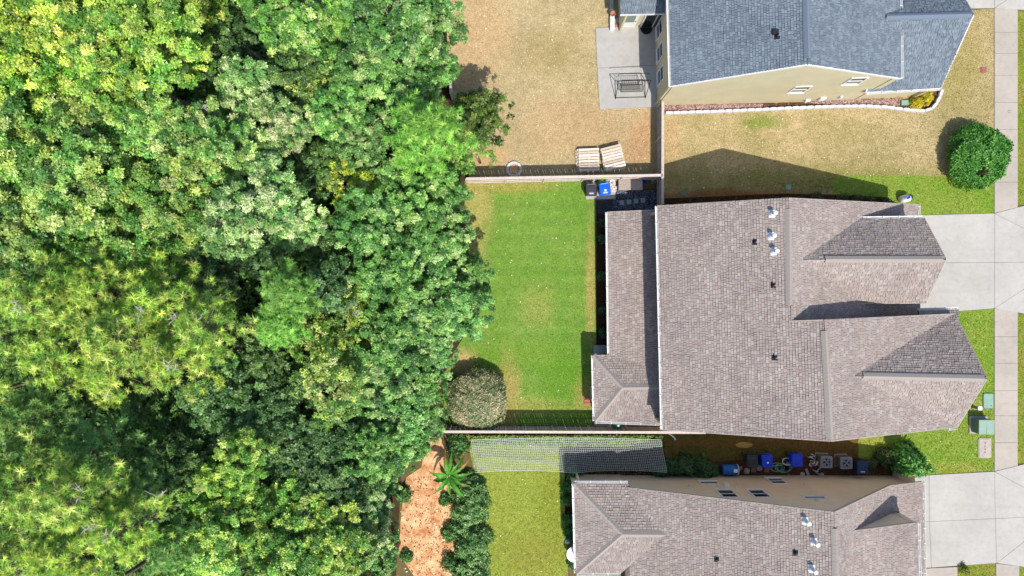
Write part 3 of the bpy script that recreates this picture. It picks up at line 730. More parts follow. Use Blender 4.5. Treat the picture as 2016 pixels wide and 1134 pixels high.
# ------------------------------------------------------------------ foliage
def norm(a): return a / np.maximum(np.linalg.norm(a, axis=1, keepdims=True), 1e-6)
def basis(ax, rg):
    r = norm(rg.normal(size=ax.shape)); t1 = norm(np.cross(ax, r)); t2 = np.cross(ax, t1); return t1, t2
def rosette(cen, ax, nl, L, wid, lift, rg, col, jit=.26, droop=.15):
    N = len(cen); t1, t2 = basis(ax, rg); V = []; K = []
    ph = rg.uniform(0, 6.28, N); sc = rg.uniform(.75, 1.25, N)
    for j in range(nl):
        an = ph + 6.2832 * j / nl + rg.normal(0, .25, N)
        d = t1 * np.cos(an)[:, None] + t2 * np.sin(an)[:, None]; s = np.cross(ax, d)
        lf = norm(d + ax * (lift + rg.normal(0, .42, N))[:, None])
        l = (L * sc * rg.uniform(.8, 1.15, N))[:, None]; w = l * wid * .5
        p0 = cen + lf * l * .08; m = cen + lf * l * .52 + ax * l * .05; p2 = cen + lf * l - ax * l * droop
        V.append(np.stack([p0, m + s * w, p2, m - s * w], 1))
        c = np.clip(col * rg.normal(1, jit, (N, 1)), .004, 1); K.append(np.repeat(c[:, None], 4, 1))
    return np.concatenate(V).reshape(-1, 3), np.concatenate(K).reshape(-1, 3)
def broad_crown(name, seed, R, Hh, nc, nr_, nl, L, wid, pal, lift=.35, cr=(.10, .165), mat='leaf', lobes=11):
    """crown = big lobes > leaf clumps on their upper sides > rosettes of leaves"""
    rg = np.random.default_rng(seed); cs = []; rad = []; tone = []; lob = []
    while len(lob) < lobes:
        u = rg.uniform(-.1, 1); a = rg.uniform(0, 6.28); s = math.sqrt(1 - u * u); f = rg.uniform(.5, .72)
        q = np.array([s * math.cos(a) * R * f, s * math.sin(a) * R * f, u * Hh * f + rg.uniform(-.12, .18) * Hh])
        if all(np.linalg.norm(q - o) > .36 * R for o, _ in lob) or rg.random() < .03: lob.append((q, rg.uniform(.30, .44) * R))
    per = nc // lobes
    for q, lr in lob:
        tn = rg.normal(1, .09)
        for _ in range(per):
            d = rg.normal(size=3) + np.array([0, 0, .5]); d /= np.linalg.norm(d)
            cs.append(q + d * lr * np.array([1, 1, .75]) * rg.uniform(.72, 1.06)); rad.append(rg.uniform(*cr) * R); tone.append(tn)
    for _ in range(per):                     # a few clumps deep in the crown
        d = rg.normal(size=3); d /= np.linalg.norm(d); cs.append(d * np.array([R, R, Hh]) * .4); rad.append(.2 * R); tone.append(.9)
    cs = np.array(cs); V = []; K = []; pal = np.array(pal)
    for c, r, tn in zip(cs, rad, tone):
        n = max(4, int(nr_ * (r / (.13 * R)) ** 2)); dd = norm(rg.normal(size=(n, 3)) + np.array([0, 0, .7]))
        q = c + dd * r * rg.uniform(.5, 1.0, (n, 1)) * np.array([1, 1, .6])
        ax = norm(dd * .75 + np.array([0, 0, .7]) + rg.normal(0, .22, (n, 3)))
        base = pal[rg.integers(len(pal))] * tn * rg.normal(1, .13)
        v, k = rosette(q, ax, nl, L, wid, lift, rg, base * (.8 + .4 * rg.random((n, 1)))); V.append(v); K.append(k)
    me = np_mesh(name, np.concatenate(V), 4, np.concatenate(K)); me.materials.append(M[mat]); return me, cs
def pine_crown(name, seed, R, Hh, pal, tufts=760, nn=26, L=.34):
    rg = np.random.default_rng(seed); P = []; A_ = []; tips = []
    lev = 7
    for k in range(lev):
        t = k / (lev - 1); z = -Hh * .45 + Hh * 1.25 * t; nb = rg.integers(5, 8); a0_ = rg.uniform(0, 6.28)
        for b in range(nb):
            an = a0_ + 6.283 * b / nb + rg.normal(0, .2); ln = R * (1.02 - .78 * t ** 1.3) * rg.uniform(.7, 1.08); e = np.array([math.cos(an), math.sin(an), 0.]); sdv = np.array([-e[1], e[0], 0.])
            tip = e * ln + np.array([0, 0, z + ln * .18]); tips.append(tip)
            m = int(tufts / (lev * 6) * (.35 + ln / R))
            s = rg.uniform(.28, 1.0, m) ** .8; lat = rg.normal(0, 1, m) * .26 * R * (1.12 - s) * (.5 + .5 * ln / R)
            p = e * (ln * s)[:, None] + sdv * lat[:, None]; p[:, 2] += z + ln * .18 * s * s + np.abs(rg.normal(0, .16, m))
            P.append(p); A_.append(norm(e * (.35 * s)[:, None] + sdv * (lat / R * 1.2)[:, None] + np.array([0, 0, .85]) + rg.normal(0, .25, (m, 3))))
    m = 26; th = rg.uniform(0, 6.28, m); rr = rg.uniform(0, .22 * R, m)
    P.append(np.column_stack([rr * np.cos(th), rr * np.sin(th), Hh * .80 + rg.uniform(-.2, .35, m)])); A_.append(norm(rg.normal(0, .35, (m, 3)) + np.array([0, 0, 1.])))
    P = np.concatenate(P); A_ = np.concatenate(A_); N = len(P); pal = np.array(pal)
    base = pal[rg.integers(len(pal), size=N)] * np.clip(rg.normal(1, .24, (N, 1)), .5, 1.6); t1, t2 = basis(A_, rg); V = []; K = []
    sc = rg.uniform(.75, 1.2, N)
    for j in range(nn):
        an = rg.uniform(0, 6.28, N); el = rg.uniform(-.25, .75, N)
        d = norm((t1 * np.cos(an)[:, None] + t2 * np.sin(an)[:, None]) * np.cos(el)[:, None] + A_ * np.sin(el)[:, None])
        upv = norm(A_ + rg.normal(0, .35, (N, 3)))
        l = (L * sc * rg.uniform(.7, 1.1, N))[:, None]; s = norm(np.cross(d, upv)) * .030
        o = P + A_ * rg.uniform(-.08, .08, (N, 1))
        V.append(np.stack([o - s, o + s, o + d * l], 1)); c = np.clip(base * rg.normal(1, .16, (N, 1)), .004, 1); K.append(np.repeat(c[:, None], 3, 1))
    me = np_mesh(name, np.concatenate(V).reshape(-1, 3), 3, np.concatenate(K).reshape(-1, 3)); me.materials.append(M['needle']); return me, np.array(tips)
def bush_mesh(name, seed, R, hz, n, L, pal, wid=.55, mat='bush_leaf', zlow=-.2, rough=.06, lobes=0, ball=False, hole=None):
    """leafy shrub: leaves over a thick uneven shell"""
    rg = np.random.default_rng(seed); d = rg.normal(size=(n, 3)); d[:, 2] = np.abs(d[:, 2]) * 1.0 + zlow * rg.random(n) if not ball else np.where(d[:, 2] < -.5, -d[:, 2], d[:, 2]); d = norm(d)
    if hole is not None:
        hd = np.array(hole[:3]) / np.linalg.norm(hole[:3]); d = d[d @ hd < hole[3] + rg.normal(0, .015, n)]; n = len(d)
    f = rg.uniform(.80, 1.0, n) ** .5; ph = rg.uniform(0, 6.28, (5, 2)); am = np.ones(n)
    az = np.arctan2(d[:, 1], d[:, 0]); ez = np.arcsin(np.clip(d[:, 2], -1, 1))
    for i in range(5): am += rough * np.sin((i + 2) * az + ph[i, 0]) * np.cos((i + 1) * 1.6 * ez + ph[i, 1])
    q = d * (f * am)[:, None] * np.array([R, R, hz]); ax = norm(d * np.array([1, 1, R / hz]) + rg.normal(0, .45, (n, 3)) + np.array([0, 0, .35]))
    pal = np.array(pal); cl = (np.sin(az * 3 + ph[0, 0]) + np.sin(ez * 7 + ph[1, 0]) + rg.normal(0, 1.0, n)); idx = np.clip(((cl + 3) / 6 * len(pal)).astype(int), 0, len(pal) - 1)
    v, k = rosette(q, ax, 3, L, wid, .25, rg, pal[idx], .2)
    me = np_mesh(name, v, 4, k); me.materials.append(M[mat]); return me

def L3(*cs): return [lin(*c) for c in cs]
PAL_OAKY = L3((156, 184, 72), (132, 172, 64), (182, 202, 94), (102, 152, 54), (146, 180, 66), (86, 136, 48))
PAL_OAK = L3((142, 176, 82), (120, 162, 70), (172, 194, 108), (92, 142, 56), (154, 180, 80), (78, 126, 50))
PAL_PALE = L3((158, 184, 106), (134, 168, 88), (182, 200, 130), (104, 148, 70), (86, 130, 60))
PAL_GREEN = L3((108, 156, 68), (94, 144, 60), (138, 178, 88), (74, 122, 48), (152, 182, 100), (62, 108, 44))
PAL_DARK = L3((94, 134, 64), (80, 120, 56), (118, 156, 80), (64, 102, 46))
PAL_PINE = L3((172, 198, 84), (148, 186, 74), (194, 212, 106), (120, 166, 60), (162, 192, 70), (96, 144, 54))
PAL_PINEG = L3((140, 190, 80), (122, 180, 70), (160, 202, 92), (104, 162, 60))
PAL_PINED = L3((110, 158, 78), (132, 174, 88), (90, 138, 66), (152, 186, 94))
KIND = {}
def variants(key, fn, n): KIND[key] = [fn(i) for i in range(n)]
variants('oaky', lambda i: broad_crown('crown', 100 + i, 3.5, 2.8, 140, 19, 6, .25, .42, PAL_OAKY, .3), 3)
variants('oak', lambda i: broad_crown('crown', 200 + i, 3.5, 2.8, 140, 19, 6, .25, .42, PAL_OAK, .3), 4)
variants('pale', lambda i: broad_crown('crown', 300 + i, 3.0, 2.6, 130, 17, 6, .24, .40, PAL_PALE, .25), 3)
variants('green', lambda i: broad_crown('crown', 400 + i, 3.2, 2.5, 155, 19, 5, .21, .55, PAL_GREEN, .2), 4)
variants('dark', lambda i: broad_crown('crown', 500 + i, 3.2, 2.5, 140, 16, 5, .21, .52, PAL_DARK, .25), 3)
variants('thin', lambda i: broad_crown('crown', 600 + i, 3.2, 2.3, 110, 9, 5, .23, .38, PAL_PALE + PAL_OAK, .3, (.10, .17)), 2)
variants('pine', lambda i: pine_crown('crown', 700 + i, 4.0, 3.4, PAL_PINE, 470, 22, .46), 3)
variants('pineg', lambda i: pine_crown('crown', 720 + i, 3.0, 2.8, PAL_PINEG, 700, 22, .38), 2)
variants('pined', lambda i: pine_crown('crown', 740 + i, 4.0, 3.4, PAL_PINED, 500, 22, .46), 2)
RAD = dict(oaky=3.5, oak=3.5, pale=3.0, green=3.2, dark=3.2, thin=3.2, pine=4.0, pineg=3.0, pined=4.0)
NAME = dict(oaky='oak_tree', oak='oak_tree', pale='oak_tree', green='broadleaf_tree', dark='understory_tree', thin='broadleaf_tree', pine='pine_tree', pineg='pine_tree', pined='pine_tree')
LAB = dict(oaky=('yellow-green broadleaf tree in the top corner of the wood', 'yellow green trees of the wood'),
           oak=('mid green broadleaf tree with bright leaf tips in the wood', 'mid green trees of the wood'),
           pale=('pale grey green broadleaf tree standing tall in the middle of the wood', 'pale green trees of the wood'),
           green=('dense fresh green broadleaf tree on the lawn side of the wood', 'fresh green trees along the edge of the wood'),
           dark=('low dark green tree in the shade between the taller trees', 'dark understory trees of the wood'),
           thin=('thin crowned scraggly tree with small pale leaves in the wood', 'scraggly trees of the wood'),
           pine=('pine with yellow-green needle tufts', 'yellow green pines of the wood'),
           pineg=('bright green pine with soft dense needles', 'bright green pines of the wood'),
           pined=('dark green pine with long needles in the lower corner of the wood', 'dark green pines of the wood'))
tr = random.Random(5)
def zone(kind, px, py):
    if kind == 'dark': return None
    if px > 700 and py < 260: return 'beside the brown lawn'
    if px > 740 and py < 640: return 'at the edge of the green lawn'
    if px > 690 and py < 850: return 'near the round tan bush'
    if px > 690: return 'beside the clay path'
    if kind == 'green': return 'behind the pale grey green trees'
    if kind in ('pine', 'pined') and py > 790: return 'below the dark understory trees'
    if kind == 'oak' and py > 850: return 'below the dark understory trees'
    if kind == 'pine': return 'between the broadleaf trees and the dark understory'
    return None
def tree(kind, px, py, rpx, h, label=None, tint=None, name=None, zs=None, bare=0):
    h = min(h, 7 + (h - 7) * .55) + (tr.uniform(-1.2, 1.8) if rpx > 55 and h > 5 else 0); c = W(px, py, h); r = rpx * GS * (1 - h / CAMH); s = r / RAD[kind]; me, tips = KIND[kind][tr.randrange(len(KIND[kind]))]
    lb, gr = LAB[kind]
    zn = zone(kind, px, py)
    if zn: lb, gr = lb.split(' in the wood')[0].split(' on the lawn side')[0].split(' in the top')[0].split(' standing tall')[0].split(' in the lower')[0] + ' ' + zn, gr + ' ' + zn
    base = Vector((c.x + tr.uniform(-.4, .4), c.y + tr.uniform(-.4, .4), 0))
    t = thing(name or NAME[kind], label or lb, 'tree', base, None if label else gr)
    cr = put('crown', me, None, t); cr.location = c - base; rz = tr.uniform(0, 6.28); cr.rotation_euler = (tr.uniform(-.08, .08), tr.uniform(-.08, .08), rz)
    zs = zs or s * tr.uniform(.9, 1.15); cr.scale = (s, s, zs)
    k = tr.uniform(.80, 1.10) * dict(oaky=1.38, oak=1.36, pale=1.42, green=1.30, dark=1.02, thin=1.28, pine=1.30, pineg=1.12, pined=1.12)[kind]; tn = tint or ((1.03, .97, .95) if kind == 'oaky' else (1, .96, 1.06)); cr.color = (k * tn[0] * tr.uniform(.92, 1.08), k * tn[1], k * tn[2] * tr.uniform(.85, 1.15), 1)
    mb = MB(); topc = c - base; pine = kind.startswith('pine'); r0_ = .05 + .011 * h * (.8 + .4 * s)
    mid = Vector((topc.x * .5 + tr.uniform(-.2, .2), topc.y * .5 + tr.uniform(-.2, .2), topc.z * .5))
    cs_ = Vector((topc.x, topc.y, topc.z - (1.0 if not pine else -.5) * s * .6)); tp = Vector((topc.x, topc.y, topc.z + (2.0 * s if pine else .4 * s)))
    mb.tube([(0, 0, -.05), mid, cs_, tp], [r0_, r0_ * .75, r0_ * .45, .03], 7)
    cz, sz = math.cos(rz), math.sin(rz)
    for q in tips[tr.sample(range(len(tips)), min(14 if not pine else 20, len(tips)))]:
        e = Vector((s * (cz * q[0] - sz * q[1]), s * (sz * q[0] + cz * q[1]), zs * q[2])) + topc
        st = cs_.lerp(tp, tr.uniform(0, .5)); 
        if pine: st = Vector((topc.x, topc.y, max(topc.z - 1.4 * s, min(topc.z + 1.8 * s, e.z - .25)))) 
        m_ = st.lerp(e, .55) + Vector((tr.uniform(-.2, .2), tr.uniform(-.2, .2), .15 * s if not pine else -.06))
        mb.tube([st, m_, e], [r0_ * .22, r0_ * .12, .010], 5, cap=False)
    br = random.Random(int(px * 7 + py))
    for _ in range(bare):
        bb = MB(); q = tips[br.randrange(len(tips))]; e = Vector((s * (cz * q[0] - sz * q[1]), s * (sz * q[0] + cz * q[1]), zs * abs(q[2]) + .15)) + topc
        for _k in range(4):
            dv = Vector((br.uniform(-1, 1), br.uniform(-1, 1), br.uniform(.0, .5))) * br.uniform(.3, .6); m_ = e + dv * .5 + Vector((br.uniform(-.1, .1), br.uniform(-.1, .1), .05))
            bb.tube([e - Vector((0, 0, .25)), m_, e + dv], [.02, .014, .006], 4, cap=False)
            for _j in range(3):
                dw = Vector((br.uniform(-1, 1), br.uniform(-1, 1), br.uniform(-.1, .4))) * .24; bb.tube([m_, m_ + dw], [.011, .005], 4, cap=False)
        put('bare_branch', bb.mesh('bare_branch'), M['bark_white'], t)
    me2 = mb.mesh('trunk', True); put('trunk', me2, M['bark_pine' if pine else 'bark'], t)
    return t

T = [  # kind, px, py, radius px, height
 ('oaky', 60, 50, 105, 12.5), ('oaky', 190, 40, 100, 13), ('oaky', 310, 60, 105, 13), ('oaky', 345, 110, 80, 12), ('oaky', 120, 150, 105, 12.5), ('oaky', 240, 140, 95, 13), ('oaky', 20, 210, 90, 12), ('oaky', 400, 15, 60, 10),
 ('oak', 75, 300, 110, 12), ('oak', 180, 250, 95, 11.5), ('oak', 160, 370, 105, 12), ('oak', 290, 230, 85, 12), ('oak', 265, 330, 100, 12.5), ('oak', 395, 290, 90, 12.5), ('oak', 45, 440, 110, 12), ('oak', 150, 480, 90, 11.5), ('oak', 255, 450, 95, 12), ('oak', 370, 400, 95, 12.5), ('oak', 310, 500, 75, 10.5),
 ('pale', 490, 180, 72, 12), ('pale', 560, 250, 65, 11.5), ('pale', 470, 300, 80, 12), ('pale', 540, 390, 80, 12), ('pale', 470, 430, 75, 11.5), ('pale', 590, 440, 60, 11),
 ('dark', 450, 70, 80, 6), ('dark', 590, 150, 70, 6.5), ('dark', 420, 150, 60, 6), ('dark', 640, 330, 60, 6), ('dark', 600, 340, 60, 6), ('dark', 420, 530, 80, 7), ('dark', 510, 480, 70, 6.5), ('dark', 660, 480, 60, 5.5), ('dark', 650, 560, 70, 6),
 ('green', 560, 30, 80, 9), ('green', 620, 80, 80, 9), ('green', 770, 40, 90, 8.5), ('green', 850, 60, 78, 7.5), ('green', 840, 140, 70, 7), ('green', 730, 130, 80, 8), ('green', 680, 170, 70, 8), ('green', 665, 225, 62, 8.5), ('green', 720, 270, 70, 7.5), ('green', 790, 180, 60, 7), ('thin', 620, 200, 60, 8),
 ('pineg', 700, 20, 75, 10.5),
 ('thin', 690, 370, 65, 7), ('green', 760, 370, 65, 6.5), ('green', 850, 390, 72, 6), ('green', 790, 430, 78, 7), ('green', 880, 455, 62, 5.5), ('green', 720, 440, 70, 7), ('green', 830, 510, 78, 6.5), ('green', 905, 545, 70, 5.5), ('green', 760, 530, 70, 6.5), ('green', 905, 610, 66, 5.2), ('green', 830, 600, 75, 6.5),
 ('dark', 740, 600, 70, 5.5), ('thin', 690, 600, 65, 7.5), ('thin', 640, 660, 75, 8), ('thin', 700, 690, 75, 7.5), ('green', 770, 670, 72, 6.5), ('green', 845, 690, 62, 5), ('green', 740, 750, 80, 6.5), ('thin', 650, 760, 75, 7), ('green', 820, 760, 66, 5), ('green', 700, 810, 70, 6), ('green', 790, 820, 72, 5), ('dark', 840, 830, 45, 3.5),
 ('pineg', 565, 580, 72, 12), ('pineg', 550, 640, 60, 11),
 ('pine', 90, 590, 100, 14.5), ('pine', 200, 570, 95, 14), ('pine', 320, 590, 105, 14.5), ('pine', 410, 650, 95, 14), ('pine', 250, 670, 115, 15), ('pine', 120, 690, 105, 14.5), ('pine', 360, 710, 95, 14), ('pine', 220, 740, 80, 13.5), ('pine', 30, 660, 70, 13),
 ('pined', 60, 830, 90, 12), ('pine', 40, 960, 110, 14.5), ('pine', 150, 980, 110, 14.5), ('pined', 190, 880, 95, 11), ('pine', 260, 1040, 95, 13.5), ('pined', 280, 960, 80, 11), ('pine', 130, 1090, 100, 13.5), ('pine', 20, 1080, 100, 14), ('pined', 340, 1080, 75, 11.5), ('pined', 100, 900, 70, 10),
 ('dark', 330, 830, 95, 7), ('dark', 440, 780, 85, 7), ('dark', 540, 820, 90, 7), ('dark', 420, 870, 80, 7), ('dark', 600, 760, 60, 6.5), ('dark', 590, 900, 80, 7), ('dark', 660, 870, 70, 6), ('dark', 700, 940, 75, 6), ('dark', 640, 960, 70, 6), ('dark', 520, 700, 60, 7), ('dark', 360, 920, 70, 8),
 ('oak', 480, 900, 60, 9.5), ('oak', 430, 960, 70, 10), ('oak', 600, 990, 72, 9.5), ('oak', 500, 1010, 80, 10), ('oak', 420, 1070, 80, 10), ('oak', 560, 1080, 85, 9.5), ('oak', 660, 1070, 78, 8.5), ('pale', 735, 1075, 60, 6.5), ('pale', 730, 1000, 50, 6), ('green', 735, 890, 62, 5.5), ('green', 805, 880, 45, 4), ('green', 745, 950, 45, 4.5), ('dark', 740, 1030, 40, 4),
]
SPECIAL = {
 ('pale', 490, 180): 'silvery green tree with pale bare limbs showing between its leaves', ('thin', 690, 370): 'thin tree with yellowing leaves between the dark gaps of the wood',
}
for k in T:
    tn = None
    if k[0] == 'thin': tn = (1.05, 1.0, .8)
    if k[:3] == ('thin', 690, 370): tn = (1.25, 1.15, .5)
    if k[0] == 'oak' and k[2] > 850: tn = (1.06, 1.04, .82)
    tree(*k, label=SPECIAL.get(k[:3]), tint=tn, bare={'pine': 2, 'thin': 2, 'pale': 1, 'oaky': 1, 'oak': 1}.get(k[0], 0) * (1 if tr.random() < .45 else 0) + (4 if k[:3] == ('oaky', 345, 110) else 0))
tree('pineg', 838, 268, 98, 9.5, 'soft bright green pine beside the corner of the brown lawn')
tree('dark', 950, 236, 60, 4.2, 'feathery small tree with orange tinged leaves overhanging the brown lawn', (1.25, .95, .7), 'ornamental_tree', zs=1.0)
tree('thin', 932, 290, 46, 3.6, 'feathery small tree between the overhanging tree and the top fence corner', (.85, .85, .65), 'ornamental_tree')
tree('green', 925, 215, 40, 3.0, 'dense dark small tree tucked behind the feathery overhanging tree', (.8, .8, .7), 'young_tree')
tree('green', 905, 325, 34, 4.0, 'small leafy tree at the corner where the fence meets the wood', (1.05, 1.05, .9), 'young_tree')
# tree outside the left and lower frame edges so that the wood goes on
for k in (('oak', -60, 120, 110, 12), ('oak', -70, 330, 110, 12), ('pine', -70, 560, 110, 14), ('pine', -60, 780, 110, 14), ('pine', -60, 1000, 110, 14), ('pine', 150, 1190, 110, 13), ('oak', 350, 1180, 110, 11), ('oak', 560, 1190, 110, 10), ('green', 730, 1180, 80, 7), ('oaky', 100, -60, 110, 12), ('oaky', 300, -60, 110, 12), ('green', 520, -60, 100, 10), ('green', 820, -50, 90, 8)): tree(*k)

# low shrubs filling the shaded floor of the wood
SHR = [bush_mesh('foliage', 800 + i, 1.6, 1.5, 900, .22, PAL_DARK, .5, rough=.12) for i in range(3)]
ur = random.Random(9)
spots = []
while len(spots) < 105:
    x, y = ur.uniform(0, 890), ur.uniform(0, 1130)
    if x > (800 if y < 830 else 700): continue
    if all((x - a) ** 2 + (y - b) ** 2 > 55 ** 2 for a, b in spots): spots.append((x, y))
for x, y in spots:
    b = W(x, y, 2.0); b.z = 0; o = put('understory_shrub', ur.choice(SHR), None); o.location = b; s = ur.uniform(1.1, 1.9); o.scale = (s, s, s); o.rotation_euler = (0, 0, ur.uniform(0, 6.3)); o.color = (ur.uniform(.7, 1.1),) * 3 + (1,)
    tag(o, 'low dark shrub on the shaded floor of the wood', 'shrub', 'shrubs on the floor of the wood')

def shrub(name, label, px, py, rpx, hz, n, L, pal, seed, wid=.55, rough=.06, group=None, h=None, stem=True, ball=False, hole=None):
    b = W(px, py, (h if h is not None else hz * .55)); b.z = 0; R = rpx * GS * (1 - hz * .5 / CAMH)
    t = thing(name, label, 'shrub', b, group)
    f = put('foliage', bush_mesh('foliage', seed, R, hz * (.56 if ball else 1), n, L, pal, wid, rough=rough, ball=ball, hole=hole), None, t); f.location = (0, 0, hz * .48 if ball else 0); f.color = (1, 1, 1, 1)
    if stem:
        mb = MB(); sr = random.Random(seed)
        for i in range(6):
            a = i * 1.05; mb.tube([(0, 0, 0), (math.cos(a) * R * .35, math.sin(a) * R * .35, hz * .45), (math.cos(a) * R * .75, math.sin(a) * R * .75, hz * (.6 + .2 * sr.random()))], [.05, .035, .012], 5)
        put('stem', mb.mesh('stem', True), M['bark'], t)
    return t
shrub('round_bush', 'large round clipped green bush beside the sidewalk', 1926, 305, 58, 1.7, 5200, .19, L3((70, 130, 46), (88, 148, 54), (58, 112, 40), (106, 164, 66), (78, 138, 48)), 31, .5, .08, ball=True, hole=(.02, -.62, .62, .955))
shrub('round_bush', 'large round clipped bush with tan and green leaves by the long fence', 939, 789, 61, 1.8, 7200, .13, L3((186, 172, 134), (102, 130, 74), (204, 190, 152), (128, 142, 92), (84, 114, 62), (194, 180, 144)), 32, .5, .045, ball=True)
shrub('corner_shrub', 'dark green shrub at the corner of the tan house by the driveway', 1790, 909, 29, 1.9, 1400, .22, L3((72, 132, 58), (96, 158, 72), (122, 178, 90), (56, 108, 46)), 33, .5, .14)
shrub('low_shrub', 'low shaded shrub between the navy cart and the corner shrub', 1745, 902, 17, .9, 420, .17, L3((66, 92, 50), (96, 116, 70), (56, 80, 44)), 34, .5, .15)
shrub('low_shrub', 'small grey green plant right beside the navy cart', 1718, 913, 8, .5, 150, .15, L3((120, 132, 104), (96, 110, 80)), 35, .4, .15)
for i, (x, y, r, z) in enumerate(((1325, 921, 17, .8), (1352, 917, 20, .9), (1385, 922, 20, .85), (1300, 925, 15, .7), (1405, 926, 10, .5))):
    shrub('bed_shrub', 'low green shrub in the shaded bed between the net and the blue barrel', x, y, r, z, 520, .16, L3((62, 104, 60), (84, 124, 74), (50, 88, 50)), 40 + i, .45, .18, 'shrubs along the tan house wall')
HP = L3((112, 154, 84), (138, 176, 104), (88, 132, 66), (158, 188, 122), (74, 116, 56))
for i, (x, y, r, z, lb) in enumerate(((925, 965, 28, 1.2, 'loose green hedge bush touching the banana leaves'), (926, 1000, 34, 1.5, 'large loose green hedge bush next to the one by the banana plant'), (915, 1040, 26, 1.1, 'low loose green bush in the middle of the hedge between lawn and clay path'),
        (930, 1072, 33, 1.6, 'tall loose green hedge bush along the olive lawn'), (926, 1112, 33, 1.4, 'loose green hedge bush at the end of the hedge by the clay path'), (930, 1155, 34, 1.5, 'loose green hedge bush beyond the end of the hedge'))):
    shrub('hedge_shrub', lb, x, y, r, z, 1500, .17, HP, 50 + i, .5, .17)
for i, (x, y, r, z) in enumerate(((900, 876, 22, 1.0), (884, 1050, 14, .6), (888, 1110, 16, .7), (800, 1095, 10, .4), (793, 975, 14, .7), (876, 985, 9, .4))):
    shrub('path_shrub', 'small leafy shrub growing at the edge of the clay path', x, y, r, z, 420, .16, L3((86, 132, 66), (104, 148, 76), (70, 112, 54)), 60 + i, .5, .18, 'shrubs along the clay path')
for i, (x, y, r, z, p) in enumerate(((1805, 203, 11, .6, 0), (1825, 191, 13, .7, 0))):
    shrub('yellow_shrub', 'small golden yellow shrub in the stone bed, the one beside the green box' if i == 0 else 'larger golden yellow shrub at the end of the stone bed', x, y, r, z, 620, .11, L3((214, 200, 40), (196, 182, 30), (226, 210, 70), (176, 164, 30)), 70 + i, .4, .1)
for i, (x, y, r) in enumerate(((1186, 470, 8), (1186, 545, 10), (1187, 610, 7), (1185, 440, 6), (1187, 655, 7))):
    shrub('bed_plant', 'small dark leafy plant in the shaded bed along the rear porch', x, y, r, .5, 90, .17, L3((72, 108, 74), (56, 88, 56)), 80 + i, .4, .2, 'plants in the porch bed')
for i, (x, y, r) in enumerate(((1118, 960, 12), (1117, 985, 10), (1118, 1025, 9), (1120, 1048, 11), (1128, 1110, 10), (1130, 935, 14))):
    shrub('bed_plant', 'leafy plant in the narrow bed against the tan house end wall', x, y, r, .7, 190, .16, L3((72, 122, 60), (92, 142, 70), (56, 100, 48)), 90 + i, .45, .2, 'plants at the tan house end wall')
shrub('potted_plant', 'bright leafy plant behind the blue recycling cart at the fence', 1184, 357, 9, .7, 170, .15, L3((110, 160, 60), (128, 176, 74)), 97, .5, .15)
shrub('mulch_plant', 'small plant in the mulch beside the entry path', 1900, 1122, 8, .5, 160, .13, L3((150, 150, 60), (104, 128, 50)), 98, .5, .15)
for i, (x, y) in enumerate(((1660, 392), (1690, 394), (1715, 397), (1745, 402), (1610, 390))):
    shrub('mulch_plant', 'small dark shrub in the mulch under the shaded side of the middle house', x, y, 11, .5, 150, .13, L3((70, 60, 50), (64, 84, 54), (92, 80, 64)), 110 + i, .45, .2, 'shrubs in the north mulch bed')

# vine growing along the foot of the long fence
def scatter_leaves(name, label, cat, poly, n, L, pal, zmax, seed, parent=None):
    rg = np.random.default_rng(seed); P = [W(*p) for p in poly]; xs = [p.x for p in P]; ys = [p.y for p in P]; pts = []
    cl = rg.uniform([min(xs), min(ys)], [max(xs), max(ys)], (max(8, n // 60), 2))
    q = cl[rg.integers(len(cl), size=n)] + rg.normal(0, .28, (n, 2)); q[:, 0] = np.clip(q[:, 0], min(xs), max(xs)); q[:, 1] = np.clip(q[:, 1], min(ys), max(ys))
    q = np.column_stack([q, rg.uniform(.02, zmax, n)]); ax = norm(rg.normal(0, .4, (n, 3)) + np.array([0, 0, 1.])); pal = np.array(pal)
    v, k = rosette(q, ax, 3, L, .6, .2, rg, pal[rg.integers(len(pal), size=n)], .18); me = np_mesh(name, v, 4, k); me.materials.append(M['bush_leaf'])
    o = put(name, me, None); o["kind"] = "stuff"; o.color = (1, 1, 1, 1); o["label"] = label; o["category"] = cat; return o
scatter_leaves('vine', 'bright green vine creeping along the foot of the long fence by the net', 'vine', [(930, 860), (1300, 858), (1300, 873), (930, 875)], 3600, .12, L3((140, 168, 70), (116, 150, 58), (158, 178, 92)), .45, 5)

